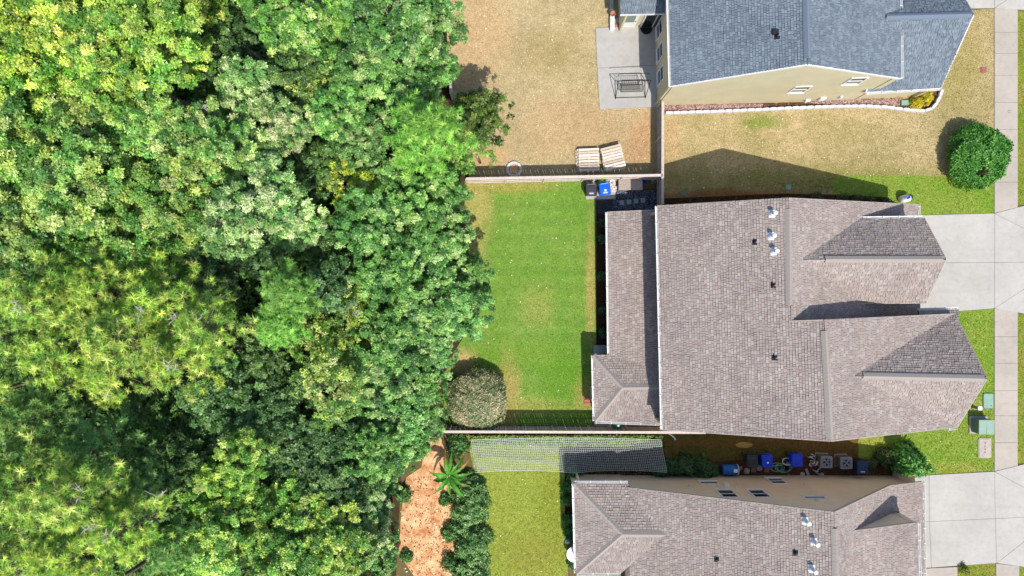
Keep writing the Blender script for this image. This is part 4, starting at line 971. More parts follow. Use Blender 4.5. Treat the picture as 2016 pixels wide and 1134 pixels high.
# ------------------------------------------------------------------ banana plant
def banana(px, py):
    b = W(px, py, 1.6); b.z = 0; t = thing('banana_plant', 'banana plant with long arching bright green leaves by the clay path', 'plant', b)
    mb = MB(); mb.tube([(0, 0, -.02), (.03, .02, .8), (.02, 0, 1.7)], [.14, .11, .06], 9); mb.build('stem', M['leaf_stem'], t) if False else put('stem', mb.mesh('stem', True), M['banana_stem'], t)
    rg = random.Random(3)
    L_S = .88
    angs = [(100, 1.75, .30), (165, 1.55, .42), (200, 1.3, .40), (235, 1.55, .34), (262, 1.6, .36), (300, 1.9, .38), (328, 1.7, .34), (5, 1.75, .34), (30, 1.8, .3), (55, 1.8, .3), (75, 1.7, .28), (140, 1.1, .3), (280, 1.2, .3), (345, 1.2, .32)]
    for a, L, w in angs:
        a = R_(a + rg.uniform(-5, 5)); e = Vector((math.cos(a), math.sin(a), 0)); s = Vector((-e.y, e.x, 0)); n = 12; vs = []; cs = []
        up = rg.uniform(.45, .8); tw = rg.uniform(-1.2, 1.2); g = rg.uniform(.6, 1.15); bend = rg.uniform(-.35, .35); old = rg.random() < .3
        for i in range(n + 1):
            q = i / n; p = e * (L * L_S * q) + s * (bend * q * q) + Vector((0, 0, 1.62 + up * math.sin(q * 2.2) * L * .55 - .75 * q * q))
            ww = w * .42 * math.sin(math.pi * min(1, .08 + q * .92)) ** .7 * (1 if q > .1 else .25) * rg.uniform(.55, 1.1) * (1.12 if q < .7 else .9)
            tv = tw * q; sv = s * math.cos(tv) + Vector((0, 0, math.sin(tv)))
            vs += [p - sv * ww + Vector((0, 0, ww * .35)), p, p + sv * ww + Vector((0, 0, ww * .35))]
            c = lin(76, 136, 42) if not (old and q > .6) else lin(150, 140, 66); cs += [tuple(z * g for z in c), tuple(z * 1.5 for z in c), tuple(z * g * .92 for z in c)]
        mb = MB()
        for i in range(n):
            for k in (0, 1):
                j = i * 3 + k; o = len(mb.v)
                mb.v += [tuple(vs[m]) for m in (j, j + 1, j + 4, j + 3)]; mb.c += [cs[m] for m in (j, j + 1, j + 4, j + 3)]; mb.f.append((o, o + 1, o + 2, o + 3))
        lf = put('leaf', mb.mesh('leaf', True), M['bush_leaf'], t); lf.color = (1, 1, 1, 1)
M['banana_stem'] = pmat('banana_stem', lin(132, 150, 76), .6, .2, 6)
banana(884, 936)

# ------------------------------------------------------------------ carts and bins
def cart(label, px, py, mat, rz, group=None, sticker=True, text=False, h=1.05, w=.66, dep=.74, lidmat=None):
    b = W(px, py, h); b.z = .0; t = thing('wheeled_cart', label, 'bin', b, group, rz)
    def p(name, mb, m, par=t): return put(name, mb.mesh(name), m, par)
    mb = MB(); x0, y0 = w * .40, dep * .38; x1, y1 = w * .48, dep * .47; zt = h - .08
    mb.add([(-x0, -y0, .04), (x0, -y0, .04), (x0, y0 * .8, .04), (-x0, y0 * .8, .04), (-x1, -y1, zt), (x1, -y1, zt), (x1, y1, zt), (-x1, y1, zt)],
           ((0,3,2,1),(4,5,6,7),(0,1,5,4),(1,2,6,5),(2,3,7,6),(3,0,4,7))); mb.beam((-x1 - .02, -y1 - .02, zt - .03), (x1 + .02, -y1 - .02, zt - .03), .05, .06)
    p('body', mb, mat)
    mb = MB(); n = 10; prof = [(-1, 0), (-.9, .02), (-.86, .05), (.86, .07), (.95, .03), (1, 0)]
    vs = []; r = .10
    def ring(sx, sy, z):
        out = []
        for cx, cy, a0_ in ((sx - r, sy - r, 0), (-sx + r, sy - r, 90), (-sx + r, -sy + r, 180), (sx - r, -sy + r, 270)):
            for k in range(4): a = R_(a0_ + 30 * k); out.append((cx + r * math.cos(a), cy + r * math.sin(a), z))
        return out
    rings = [ring(w * .52, dep * .52, zt), ring(w * .52, dep * .52, zt + .04), ring(w * .47, dep * .47, zt + .075), ring(w * .40, dep * .40, zt + .06), ring(w * .2, dep * .2, zt + .085)]
    m = 16; fs = [tuple(range(m-1, -1, -1)), tuple(range(4*m, 5*m))]
    for i in range(4):
        for k in range(m): fs.append((i*m+k, i*m+(k+1) % m, (i+1)*m+(k+1) % m, (i+1)*m+k))
    mb.add([v for q in rings for v in q], fs); ld = p('lid', mb, lidmat or mat)
    if sticker:
        s = MB(); s.box((.02, -.1, zt + .083), (.12, .12, .006)); p('sticker', s, M['white_plastic'], ld)
    if text:
        s = MB()
        for k in range(5): s.box((-.11 + k * .055, -.235, zt + .072), (.04, .045, .02))
        s.box((0, -.285, zt + .066), (.26, .014, .02)); p('lettering', s, M['white_plastic'], ld)
    mb = MB(); mb.tube([(-w * .4, y1, zt - .02), (-w * .4, y1 + .11, zt + .01), (w * .4, y1 + .11, zt + .01), (w * .4, y1, zt - .02)], .018, 6); p('handle', mb, mat)
    for s in (-1, 1):
        mb = MB(); mb.lathe([(.03, -.03), (.13, -.03), (.13, .03), (.03, .03)], 14, (s * (x0 + .04), y0 * .8, .13), 'X'); p('wheel', mb, M['black_plastic'])
    return t
def litter(name, label, cat, polys, n, size, pal, seed):
    """fallen leaves lying on the ground"""
    rg = np.random.default_rng(seed); V = []; K = []; pal = np.array(pal)
    for poly, m in zip(polys, n):
        P = [W(*p) for p in poly]; x0, x1, y0, y1 = min(p.x for p in P), max(p.x for p in P), min(p.y for p in P), max(p.y for p in P)
        q = rg.uniform([x0, y0], [x1, y1], (m * 2, 2)); q = q[inside_mask(q, P)][:m]
        q = np.column_stack([q, np.full(len(q), .03)]); v, k = rosette(q, norm(rg.normal(0, .3, (len(q), 3)) + np.array([0, 0, 1.])), 1, size, .6, .1, rg, pal[rg.integers(len(pal), size=len(q))], .2); V.append(v); K.append(k)
    me = np_mesh(name, np.concatenate(V), 4, np.concatenate(K)); me.materials.append(M['grass_blade']); o = put(name, me, None); o["kind"] = "stuff"; o["label"] = label; o["category"] = cat
def inside_mask(q, poly):
    x, y = q[:, 0], q[:, 1]; m = np.zeros(len(q), bool); j = len(poly) - 1
    for i in range(len(poly)):
        xi, yi = poly[i].x, poly[i].y; xj, yj = poly[j].x, poly[j].y
        c = ((yi > y) != (yj > y)) & (x < (xj - xi) * (y - yi) / (yj - yi + 1e-12) + xi); m ^= c; j = i
    return m
litter('leaf_litter', 'brown twigs and dead leaves strewn over the clay path', 'leaf litter', [[(800, 940), (880, 930), (900, 1010), (890, 1134), (800, 1134), (790, 1010)]], [700], .13, L3((170, 116, 76), (140, 96, 62), (236, 204, 160), (190, 140, 96), (150, 140, 80), (240, 214, 180)), 21)
litter('fallen_leaf_scatter', 'pale fallen leaves dotted over the lawns', 'leaf litter', [[(930, 360), (1160, 360), (1160, 830), (930, 830)], [(900, 0), (1280, 0), (1280, 330), (940, 330)], [(1310, 230), (1950, 230), (1950, 410), (1750, 380), (1310, 370)], [(960, 940), (1110, 940), (1110, 1134), (960, 1134)], [(1820, 620), (1955, 620), (1955, 925), (1700, 925)]], [150, 260, 220, 70, 80], .10, L3((222, 206, 160), (200, 176, 120), (232, 222, 190)), 22)
cart('black trash cart with white lettering on its lid, on the pad by the fence', 1164.5, 373, M['black_plastic'], 0, text=True, sticker=False)
cart('bright blue recycling cart turned slightly on the pad by the fence', 1191, 371.5, M['cyan_blue_plastic'], R_(8), text=True)
cart('black trash cart between the blue barrel and a blue cart', 1482, 908, M['black_plastic'], R_(0), sticker=False)
cart('blue recycling cart with a white sticker, in front of the hose coil', 1511, 908, M['blue_plastic'], R_(3))
cart('blue recycling cart with a plain lid next to the white tub', 1570, 907, M['blue_plastic'], 0, sticker=False)
cart('dark navy trash cart with white lettering beside the air conditioners', 1699, 921, M['navy_plastic'], R_(180 + 180), text=True, sticker=False)

# ------------------------------------------------------------------ air conditioners
def condenser(label, px, py, rz):
    b = W(px, py, .82); b.z = 0; t = thing('air_conditioner', label, 'air conditioner', b, 'condensers beside the tan house', rz)
    def p(name, mb, m, par=t, sm=False): return put(name, mb.mesh(name, sm), m, par)
    def rr(w, z, r=.07):
        out = []
        for cx, cy, a0_ in ((w - r, w - r, 0), (-w + r, w - r, 90), (-w + r, -w + r, 180), (w - r, -w + r, 270)):
            for k in range(4): a = R_(a0_ + 30 * k); out.append((cx + r * math.cos(a), cy + r * math.sin(a), z))
        return out
    def stack(rings):
        m = 16; fs = [tuple(range(m-1, -1, -1)), tuple(range((len(rings)-1)*m, len(rings)*m))]
        for i in range(len(rings)-1):
            for k in range(m): fs.append((i*m+k, i*m+(k+1) % m, (i+1)*m+(k+1) % m, (i+1)*m+k))
        return MB().add([v for q in rings for v in q], fs)
    p('pad', MB().box((0, 0, .03), (.80, .80, .06)), M['concrete_pad'])
    rings = [rr(.36, .06)]
    for i in range(14):
        z = .08 + i * .048; rings += [rr(.365, z), rr(.352, z + .03)]
    rings.append(rr(.365, .76)); p('casing', stack(rings), M['ac_side'])
    # top panel with round opening
    n = 16; outer = rr(.375, .79); vs = outer + [(.275 * math.cos(math.atan2(q[1], q[0])), .275 * math.sin(math.atan2(q[1], q[0])), .80) for q in outer] + rr(.375, .75) + [(.275 * math.cos(math.atan2(q[1], q[0])), .275 * math.sin(math.atan2(q[1], q[0])), .70) for q in outer]
    fs = []
    for k in range(n):
        j = (k + 1) % n; fs += [(k, j, n + j, n + k), (2*n + k, 2*n + j, j, k), (n + k, n + j, 3*n + j, 3*n + k)]
    p('top_panel', MB().add(vs, fs), M['grey_metal'])
    p('fan_well', MB().lathe([(.27, .762), (.27, .772)], 16), M['black'])
    fan = p('fan', MB().lathe([(.085, .775), (.085, .80), (.05, .81)], 12), M['grey_metal'])
    for k in range(4):
        a = k * 1.571 + .5; e = (math.cos(a), math.sin(a)); f = (math.cos(a + .75), math.sin(a + .75)); z = .782
        p('blade', MB().slab([(e[0]*.08, e[1]*.08, z + .012), (e[0]*.25, e[1]*.25, z + .012), (f[0]*.25, f[1]*.25, z - .0), (f[0]*.08, f[1]*.08, z)], .006), M['ac_blade'], fan)
    g = MB()
    for r in (.09, .15, .21, .265): g.tube([(r * math.cos(a * .2618), r * math.sin(a * .2618), .815) for a in range(25)], .004, 4, cap=False)
    p('guard', g, M['black'])
    return t
condenser('grey air conditioner beside the heap of tubing', 1628, 910, R_(-2)); condenser('grey air conditioner next to the navy cart', 1667, 912, R_(2))

# ------------------------------------------------------------------ things along the tan house
b = W(1434, 921.5); t = thing('barrel', 'blue plastic barrel lying on its side with a white sticker', 'barrel', b + Vector((0, 0, .33)))
put('body', MB().lathe([(.05, -.5), (.29, -.5), (.32, -.46), (.32, -.16), (.335, -.14), (.335, -.10), (.32, -.08), (.32, .2), (.335, .22), (.335, .26), (.32, .28), (.32, .42), (.30, .45)], 22, axis='X').mesh('body', True), M['barrel_blue'], t)
put('rim', MB().lathe([(.30, .44), (.335, .44), (.335, .48), (.30, .48), (.26, .40), (.02, .40)], 22, axis='X').mesh('rim'), M['flashing'], t)
put('sticker', MB().box((.26, .0, .34), (.26, .22, .008)).mesh('sticker'), M['white_plastic'], t)
t = thing('tub', 'white oval tub holding blue bottles between the two blue carts', 'tub', W(1545, 906))
put('shell', MB().lathe([(.20, 0), (.28, .35), (.31, .36), (.31, .39), (.26, .39), (.22, .12), (.02, .12)], 20, sy=.78, cap=False).mesh('shell', True), M['white_plastic'], t)
for k in range(5):
    a = k * 1.25 + .3; put('bottle', MB().lathe([(.07, .12), (.07, .28), (.03, .33), (.03, .37)], 10, (.13 * math.cos(a), .10 * math.sin(a), 0)).mesh('bottle', True), M['navy_plastic'] if k < 4 else M['deck_wood'], t)
pts = []; hr_ = random.Random(4); c = W(1537, 920)
for k in range(150):
    a = k * .30; rr_ = .38 + .12 * math.sin(k * .13) ; x = .55 * math.sin(k * .045) * .55
    pts.append((c.x + x + rr_ * math.cos(a) * 1.0, c.y + rr_ * math.sin(a) * .62, .05 + .05 * math.sin(k * .37) + .0006 * k))
tag(MB().tube(pts, .02, 6).build('garden_hose', M['hose'], None, True), 'pale green garden hose coiled on the ground below the tub', 'hose')
t = thing('reel', 'dark round hose pot inside the loops of the green hose', 'pot', W(1545, 919)); put('rim', MB().lathe([(.16, 0), (.2, .28), (.17, .28), (.13, .05)], 16).mesh('rim'), M['black_plastic'], t); put('base', MB().lathe([(.13, .02), (.13, .05)], 16).mesh('base'), M['ac_side'], t)
t = thing('scrap_heap', 'heap of tangled white and grey metal tubing beside the air conditioner', 'scrap', W(1596, 908)); sr = random.Random(8)
for k in range(9):
    cx, cy = sr.uniform(-.2, .25), sr.uniform(-.35, .45); r = sr.uniform(.12, .3); a0_ = sr.uniform(0, 6); q = []
    for i in range(9): a = a0_ + i * sr.uniform(.3, .6); q.append((cx + r * math.cos(a), cy + r * .7 * math.sin(a), .15 + .35 * sr.random()))
    put('tube', MB().tube(q, .025, 6).mesh('tube', True), M['white_plastic'] if k % 2 else M['grey_metal'], t)
for k in range(5):
    put('plate', MB().box((sr.uniform(-.2, .3), sr.uniform(-.4, .1), .1 + .1 * k), (.22, .10, .02), sr.uniform(0, 3), rx=sr.uniform(-.5, .5)).mesh('plate'), M['black_plastic'] if k % 2 else M['flashing'], t)
for i, (px, py, lb) in enumerate(((1483, 924.5, 'square red paver on the ground below the black cart'), (1508.5, 924.5, 'square red paver next to the hose coil'))):
    o = MB().box(W(px, py) + Vector((0, 0, .05)), (.30, .30, .09), .05).build('paver', M['paver_red']); tag(o, lb, 'paver')
def rock(name, label, px, py, r, mat, seed, cat='stone', group=None, z=.8):
    rg = random.Random(seed); mb = MB(); prof = []
    n = 9; rows = [(.55, 0), (1, .35), (.85, .75), (.45, 1.0)]; vs = []; fs = []
    for i, (f, zz) in enumerate(rows):
        for k in range(n): a = 6.283 * k / n; q = r * f * rg.uniform(.82, 1.15); vs.append((q * math.cos(a), q * math.sin(a), zz * r * z))
    for i in range(3):
        for k in range(n): fs.append((i*n+k, i*n+(k+1) % n, (i+1)*n+(k+1) % n, (i+1)*n+k))
    fs += [tuple(range(n-1, -1, -1)), tuple(range(3*n, 4*n))]; mb.add(vs, fs)
    o = mb.build(name, M[mat]); o.location = W(px, py); return tag(o, label, cat, group)
rock('stone', 'grey stone beside the red paver under the black cart', 1494, 921, .2, 'paver_grey', 1); rock('stone', 'jagged grey stone between the barrel end and the red paver', 1470, 926, .2, 'stone_slab', 2)
rock('stone', 'pale stone at the tan wall near the tubing heap', 1579, 934, .17, 'stone_slab', 3); rock('stone', 'flat pale stone at the end of the wooden stake', 1617, 934, .15, 'stone_slab', 4); rock('stone', 'brown stones at the mouth of the blue barrel', 1456, 922, .18, 'brick', 5)
o = MB().beam(W(1599, 924) + Vector((0, 0, .06)), W(1613, 934) + Vector((0, 0, .08)), .08, .06).build('wooden_stake', M['deck_wood']); tag(o, 'short wooden stake lying below the tubing heap', 'stake')
o = MB().beam(W(1586, 922) + Vector((0, 0, .05)), W(1591, 936) + Vector((0, 0, .05)), .16, .07).build('block', M['paver_grey']); tag(o, 'long grey concrete block on end toward the tan wall', 'block')
o = MB().beam(W(1550, 933) + Vector((0, 0, .05)), W(1560, 938) + Vector((0, 0, .06)), .04, .04).build('wooden_stake', M['pale_wood2'] if 'pale_wood2' in M else M['deck_wood']); tag(o, 'thin pale stick leaning on the tan wall below the hose', 'stake')
o = MB().lathe([(.30, 0), (.32, .03), (.2, .05), (.02, .055)], 22, sx=1.7, sy=.6).build('straw_patch', M['straw'] if 'straw' in M else pmat('straw', lin(170, 140, 70), .95, .3, 14, .5, 60)); o.location = W(1465, 876); tag(o, 'oval patch of dry yellow straw on the shaded strip of grass', 'straw'); o["kind"] = "stuff"
q = W(1326, 861); o = MB().tube([q + Vector((-.35, .25, .06)), q + Vector((-.15, .15, .06)), q + Vector((.02, 0, .07)), q + Vector((.1, -.15, .09))], .05, 10).build('drain_pipe', M['white_plastic'], None, True); tag(o, 'short white drain pipe on the grass at the end of the long fence', 'pipe')

# ------------------------------------------------------------------ net over the side yard
M['net_dark'] = M['net']
def net():
    t = thing('garden_net', 'white square mesh net stretched beside the long fence', 'net', W(1110, 900))
    nx, ny = 98, 19
    def pos(u, v):
        x0 = 928 + 8 * v; x1 = 1301 + 12 * v; px = x0 + (x1 - x0) * u
        py = 866 - 4 * math.sin(u * 3.1) + (930 - 866) * v + (6 * math.exp(-((u - .52) / .07) ** 2) - 3.5 * math.sin(u * 9.4)) * v * .5
        h = 1.3 - .35 * math.sin(math.pi * v) - .25 * v + .10 * math.sin(u * 14) * v - .15 * math.sin(u * 6.28) ** 2
        return W(px, py, max(.35, h))
    mb = MB(); r = .0085
    for i in range(nx + 1):
        mb.tube([pos(i / nx, j / 9) for j in range(10)], r if i not in (0, nx) else .013, 3, cap=False)
    for j in range(ny + 1):
        mb.tube([pos(i / 60, j / ny) for i in range(61)], r if j not in (0, ny) else .013, 3, cap=False)
    m = mb.build('mesh', M['net'], t); m["kind"] = "stuff"
    for u, v in ((0, 0), (0, 1), (.25, 0), (.5, 0), (.5, 1), (.75, 0), (1, 0), (1, 1)):
        p = pos(u, v); MB().tube([(p.x, p.y, -.02), (p.x, p.y, p.z + .05)], .025, 7).build('pole', M['grey_metal'], t)
net()

# ------------------------------------------------------------------ things by the top fence
wood_pal = L3((214, 196, 172), (196, 178, 156), (206, 192, 176), (184, 166, 146), (222, 208, 190))
def pallet(label, px, py, z, rz, seed, group):
    b = W(px, py, z); rg = random.Random(seed); t = thing('pallet', label, 'pallet', b, group, rz)
    w, d_ = 1.30, 1.42
    for x in (-w/2 + .05, 0, w/2 - .05): put('stringer', MB().box((x, 0, .07), (.05, d_, .09), 0, rg.choice(wood_pal)).mesh('stringer'), M['pale_wood'], t)
    for k in range(8):
        y = -d_/2 + .07 + k * (d_ - .14) / 7; put('deck_board', MB().box((rg.uniform(-.015, .015), y, .125), (w, .145 + rg.uniform(-.01, .015), .02), rg.uniform(-.012, .012), rg.choice(wood_pal)).mesh('deck_board'), M['pale_wood'], t)
    for y in (-d_/2 + .07, 0, d_/2 - .07): put('bottom_board', MB().box((0, y, .013), (w, .13, .02), 0, rg.choice(wood_pal)).mesh('bottom_board'), M['pale_wood'], t)
    return t
for k in range(3): pallet('wooden pallet in the straight stack by the fence' if k < 2 else 'wooden pallet on top of the straight stack by the fence', 1159 - 3 * (2 - k), 318 - 1.5 * k, .14 * k, R_(1.0 * k), 20 + k, 'pallets in the straight stack')
for k in range(4): pallet('wooden pallet in the skewed stack by the fence' if k < 3 else 'wooden pallet on top of the skewed stack by the fence', 1205 + 1.5 * (k % 2), 315 - 1.6 * k, .14 * k, R_(7 + 2.2 * k), 30 + k, 'pallets in the skewed stack')
t = thing('fire_ring', 'white concrete ring lying half in the shade of the top fence', 'ring', W(1012, 334))
for k in range(12):
    a0_, a1_ = k * 30 + 1, k * 30 + 29; q = []
    for r, aa in ((.50, (a0_, a1_)), (.36, (a1_, a0_))): q += [(r * math.cos(R_(x)), r * math.sin(R_(x))) for x in aa]
    put('block', MB().prism([q[0], ((.505) * math.cos(R_((a0_+a1_)/2)), .505 * math.sin(R_((a0_+a1_)/2))), q[1], q[2], q[3]], 0, .16).mesh('block'), M['block_white'], t)
put('ash_bed', MB().lathe([(.36, .0), (.36, .03)], 24).mesh('ash_bed'), M['clay'], t)
t = thing('storage_bench', 'weathered wooden storage box with plank lid by the fence, half shaded', 'storage box', W(1238, 364.5))
for k in range(7): put('plank', MB().box((0, -.34 + k * .113, .62), (1.5, .105, .03)).mesh('plank'), M['deck_wood'], t)
put('body', MB().box((0, 0, .30), (1.44, .70, .60)).mesh('body'), M['deck_wood'], t)
def bucket(label, px, py, mat, r=.15, h=.3):
    t = thing('bucket', label, 'bucket', W(px, py)); put('shell', MB().lathe([(r * .8, 0), (r, h), (r * 1.1, h), (r * 1.1, h + .02), (r * .93, h + .02), (r * .75, .03), (.01, .03)], 18, cap=False).mesh('shell', True), M[mat], t)
    put('handle', MB().tube([(r * math.cos(a), -.02 - r * .6 * math.sin(a), h + .02) for a in [i * .314 for i in range(11)]], .006, 5).mesh('handle'), M['grey_metal'], t)
bucket('blue bucket in the shade at the end of the wooden storage box', 1265.5, 360, 'blue_plastic'); bucket('white bucket behind the blue recycling cart', 1204, 359.5, 'white_plastic')
for k, (px, py, lb) in enumerate(((1224, 399.5, 'square grey stepping stone nearest the lawn on the gravel'), (1238, 398, 'second square grey stepping stone from the lawn on the gravel'), (1252, 396, 'third square grey stepping stone from the lawn on the gravel'), (1265.5, 394.5, 'square grey stepping stone nearest the short fence on the gravel'))):
    o = MB().box(W(px, py) + Vector((0, 0, .035)), (.30, .30, .05), R_(3)).build('stepping_stone', M['paver_grey']); tag(o, lb, 'stepping stone')
t = thing('bracket_pot', 'pair of small grey garden pots in the shaded fence corner', 'pot', W(1284, 359))
for k in (0, 1): put('pot', MB().lathe([(.09, 0), (.13, .25), (.11, .25), (.09, .05), (.01, .05)], 14, (k * .24, .03 * k, 0), cap=False).mesh('pot', True), M['paver_grey'], t)
def stones(name, label, poly, n, r0_, r1_, pal, z, seed, h=.6):
    """loose stones scattered inside a convex outline"""
    rg = np.random.default_rng(seed); P = [W(*p) for p in poly]; xs = [p.x for p in P]; ys = [p.y for p in P]; V = []; K = []; pal = np.array(pal)
    m = 0; area = [(p.x, p.y) for p in P]
    s = sum(area[i][0] * area[(i+1) % len(area)][1] - area[(i+1) % len(area)][0] * area[i][1] for i in range(len(area)))
    if s < 0: area = area[::-1]
    while m < n:
        x, y = rg.uniform(min(xs), max(xs)), rg.uniform(min(ys), max(ys))
        if any((area[(i+1) % len(area)][0]-area[i][0]) * (y-area[i][1]) - (area[(i+1) % len(area)][1]-area[i][1]) * (x-area[i][0]) < 0 for i in range(len(area))): continue
        r = rg.uniform(r0_, r1_); a = rg.uniform(0, 6.28) + np.arange(5) * 1.2566; rr_ = r * rg.uniform(.7, 1.2, 5); b_ = np.column_stack([x + rr_ * np.cos(a), y + rr_ * np.sin(a), np.full(5, z)])
        tpt = np.array([x + rg.normal(0, r * .2), y + rg.normal(0, r * .2), z + r * h * rg.uniform(.6, 1.2)]); c = pal[rg.integers(len(pal))] * rg.uniform(.75, 1.25)
        for i in range(5): V += [b_[i], b_[(i+1) % 5], tpt]; K += [c, c, c]
        m += 1
    me = np_mesh(name, np.array(V), 3, np.clip(np.array(K), 0, 1)); me.materials.append(M['stone_col']); o = put(name, me, None); o["kind"] = "stuff"; o["label"] = label; o["category"] = 'gravel'; return o
stones('gravel', 'dark blue grey gravel round the stepping stones', [(1214, 374), (1292, 374), (1292, 412), (1205, 412)], 1500, .03, .06, L3((92, 98, 112), (64, 70, 84), (120, 126, 138), (48, 50, 60)), .01, 3)
stones('gravel', 'white pebbles around the carts on the pad', [(1200, 356), (1213, 356), (1213, 378), (1206, 379)], 60, .04, .07, L3((216, 210, 200), (196, 186, 170)), .06, 4)

# ------------------------------------------------------------------ stone bed and edging of the cream house
bedp = [(1308, 208), (1540, 202), (1777, 196), (1850, 178), (1840, 205), (1826, 217), (1800, 218), (1700, 210), (1500, 215), (1310, 221)]
sheet('garden_bed', bedp, .012, M['mulch_red'])
ROCKP = L3((150, 118, 110), (126, 98, 92), (172, 142, 132), (108, 82, 78), (158, 130, 124), (186, 160, 150))
stones('rock_mulch', 'reddish rock mulch along the cream house wall', [(1310, 208), (1500, 204), (1500, 214), (1310, 219)], 1300, .05, .09, ROCKP, .01, 5)
stones('rock_mulch', 'reddish rock mulch in the far part of the cream house bed', [(1500, 203), (1777, 194), (1790, 215), (1700, 209), (1500, 214)], 1600, .05, .09, ROCKP, .01, 6)
edge = t = thing('bed_edging', 'curved row of white concrete edging blocks round the stone bed', 'edging', W(1560, 215))
EP = [(1309, 224), (1400, 221), (1480, 218), (1560, 214), (1640, 211), (1700, 210), (1750, 213), (1790, 218.5), (1815, 220), (1828, 218), (1838, 209), (1844, 198), (1852, 178)]
P = [W(*p) for p in EP]; seg = [0]
for i in range(1, len(P)): seg.append(seg[-1] + (P[i] - P[i-1]).length)
def along(s_):
    for i in range(1, len(P)):
        if s_ <= seg[i]: return P[i-1].lerp(P[i], (s_ - seg[i-1]) / (seg[i] - seg[i-1]))
    return P[-1]
nb_ = int(seg[-1] / .47); o_ = org(edge); er = random.Random(2)
for i in range(nb_):
    a = along(seg[-1] * i / nb_); b = along(seg[-1] * (i + 1) / nb_); d_ = b - a; c = (a + b) / 2
    mb = MB(); L_ = d_.length; mb.prism([(-L_/2 + .01, -.08), (L_/2 - .01, -.08), (L_/2 - .01, .06), (L_/4, .09), (-L_/4, .09), (-L_/2 + .01, .06)], 0, .26 + er.uniform(-.02, .02))
    o = put('block', mb.mesh('block'), M['block_white'], edge); o.location = c - o_; o.rotation_euler = (er.uniform(-.02, .02), er.uniform(-.02, .02), math.atan2(d_.y, d_.x) + er.uniform(-.03, .03))
t = thing('utility_cover', 'green plastic utility cover in the stone bed beside the yellow shrubs', 'utility cover', W(1781, 203)); put('base', MB().box((0, 0, .06), (.60, .36, .12), .05).mesh('base'), M['teal2'] if 'teal2' in M else M['green_dark'], t); put('lid', MB().box((0, 0, .135), (.54, .30, .03), .05).mesh('lid'), M['green_lid'], t)

# ------------------------------------------------------------------ patio swing
b = W(1240, 176); t = thing('patio_swing', 'black metal swing bench frame with slatted seat on the concrete patio', 'swing', b + Vector((0, 0, .08)), None, R_(1.5))
def bar(name, pts, r=.022): return put(name, MB().tube(pts, r, 6).mesh(name, True), M['black'], t)
for s in (-1, 1):
    x = s * .95
    bar('frame_leg', [(x * 1.0, -.62, 0), (x * 1.04, .05, 1.62)]); bar('frame_leg', [(x * 1.0, .55, 0), (x * 1.04, .05, 1.62)]); bar('foot_bar', [(x, -.62, .02), (x, .55, .02)])
bar('top_bar', [(-.99, .05, 1.62), (.99, .05, 1.62)], .026); bar('top_bar', [(-.99, .42, 1.55), (-.9, .5, 1.55), (.9, .5, 1.55), (.99, .42, 1.55)], .02); bar('foot_bar', [(-.95, -.55, .06), (.95, -.55, .06)], .018)
for s in (-1, 1):
    bar('hanger', [(s * .72, .05, 1.6), (s * .68, -.2, .62)], .012); bar('hanger', [(s * .72, .05, 1.6), (s * .68, .22, .9)], .012); bar('armrest', [(s * .68, -.28, .45), (s * .68, -.28, .66), (s * .68, .2, .68)], .016)
seat = bar('seat_frame', [(-.68, -.30, .45), (.68, -.30, .45), (.68, .14, .43), (-.68, .14, .43), (-.68, -.30, .45)], .018); back = bar('back_frame', [(-.68, .14, .43), (-.68, .30, .95), (.68, .30, .95), (.68, .14, .43)], .018)
for k in range(6): put('slat', MB().box((0, -.25 + k * .072, .455), (1.32, .03, .015)).mesh('slat'), M['black'], seat)
for k in range(11): put('slat', MB().beam((-.58 + k * .116, .145, .45), (-.58 + k * .116, .30, .94), .02, .012).mesh('slat'), M['black'], back)
# planters by the patio door
b = W(1204, 45); t = thing('planter', 'white planter box with a terracotta pot at the corner of the patio', 'planter', b)
put('box', MB().box((0, -.1, .2), (.26, .9, .4)).mesh('box'), M['white'], t); put('pot', MB().lathe([(.12, .4), (.18, .66), (.15, .66), (.1, .45)], 16, (0, .35, 0)).mesh('pot', True), M['brick'], t)
o = MB().beam(W(1203, 30) + Vector((0, 0, .2)), W(1202, -60) + Vector((0, 0, .2)), .2, .4).build('planter_ledge', M['paver_grey']); tag(o, 'low grey ledge running beside the small porch of the cream house', 'ledge')
rock('stone', 'grey stone beside the white planter', 1214, 40, .2, 'paver_grey', 7); rock('stone', 'reddish stone at the patio corner below the planter', 1213, 50, .15, 'brick', 8)
t = thing('door_mat', 'black half round mat in front of the patio door', 'mat', W(1272, 55) + Vector((0, 0, .085)))
put('mat', MB().prism([(.4 * math.cos(R_(a)), -.45 * math.sin(R_(a))) for a in range(0, 181, 12)], .0, .012).mesh('mat'), M['black'], t)

# ------------------------------------------------------------------ utilities on the front lawns
b = W(1925, 836); t = thing('transformer', 'pale green transformer cabinet on the grass by the sidewalk', 'transformer', b)
put('pad', MB().box((0, 0, .04), (1.15, 1.1, .08)).mesh('pad'), M['concrete_pad'], t)
put('cabinet', MB().box((0, 0, .42), (.92, .86, .70)).mesh('cabinet'), M['green_dark'], t)
put('lid', MB().add([(-.48, -.45, .77), (.48, -.45, .77), (.48, .45, .77), (-.48, .45, .77), (-.48, -.45, .81), (.48, -.45, .81), (.48, .45, .83), (-.48, .45, .83)], ((0,3,2,1),(4,5,6,7),(0,1,5,4),(1,2,6,5),(2,3,7,6),(3,0,4,7))).mesh('lid'), M['green_paint'], t)
put('lid_seam', MB().box((0, 0, .822), (.012, .84, .012)).mesh('lid_seam'), M['green_dark'], t); put('latch', MB().box((0, -.44, .5), (.08, .05, .14)).mesh('latch'), M['black'], t)
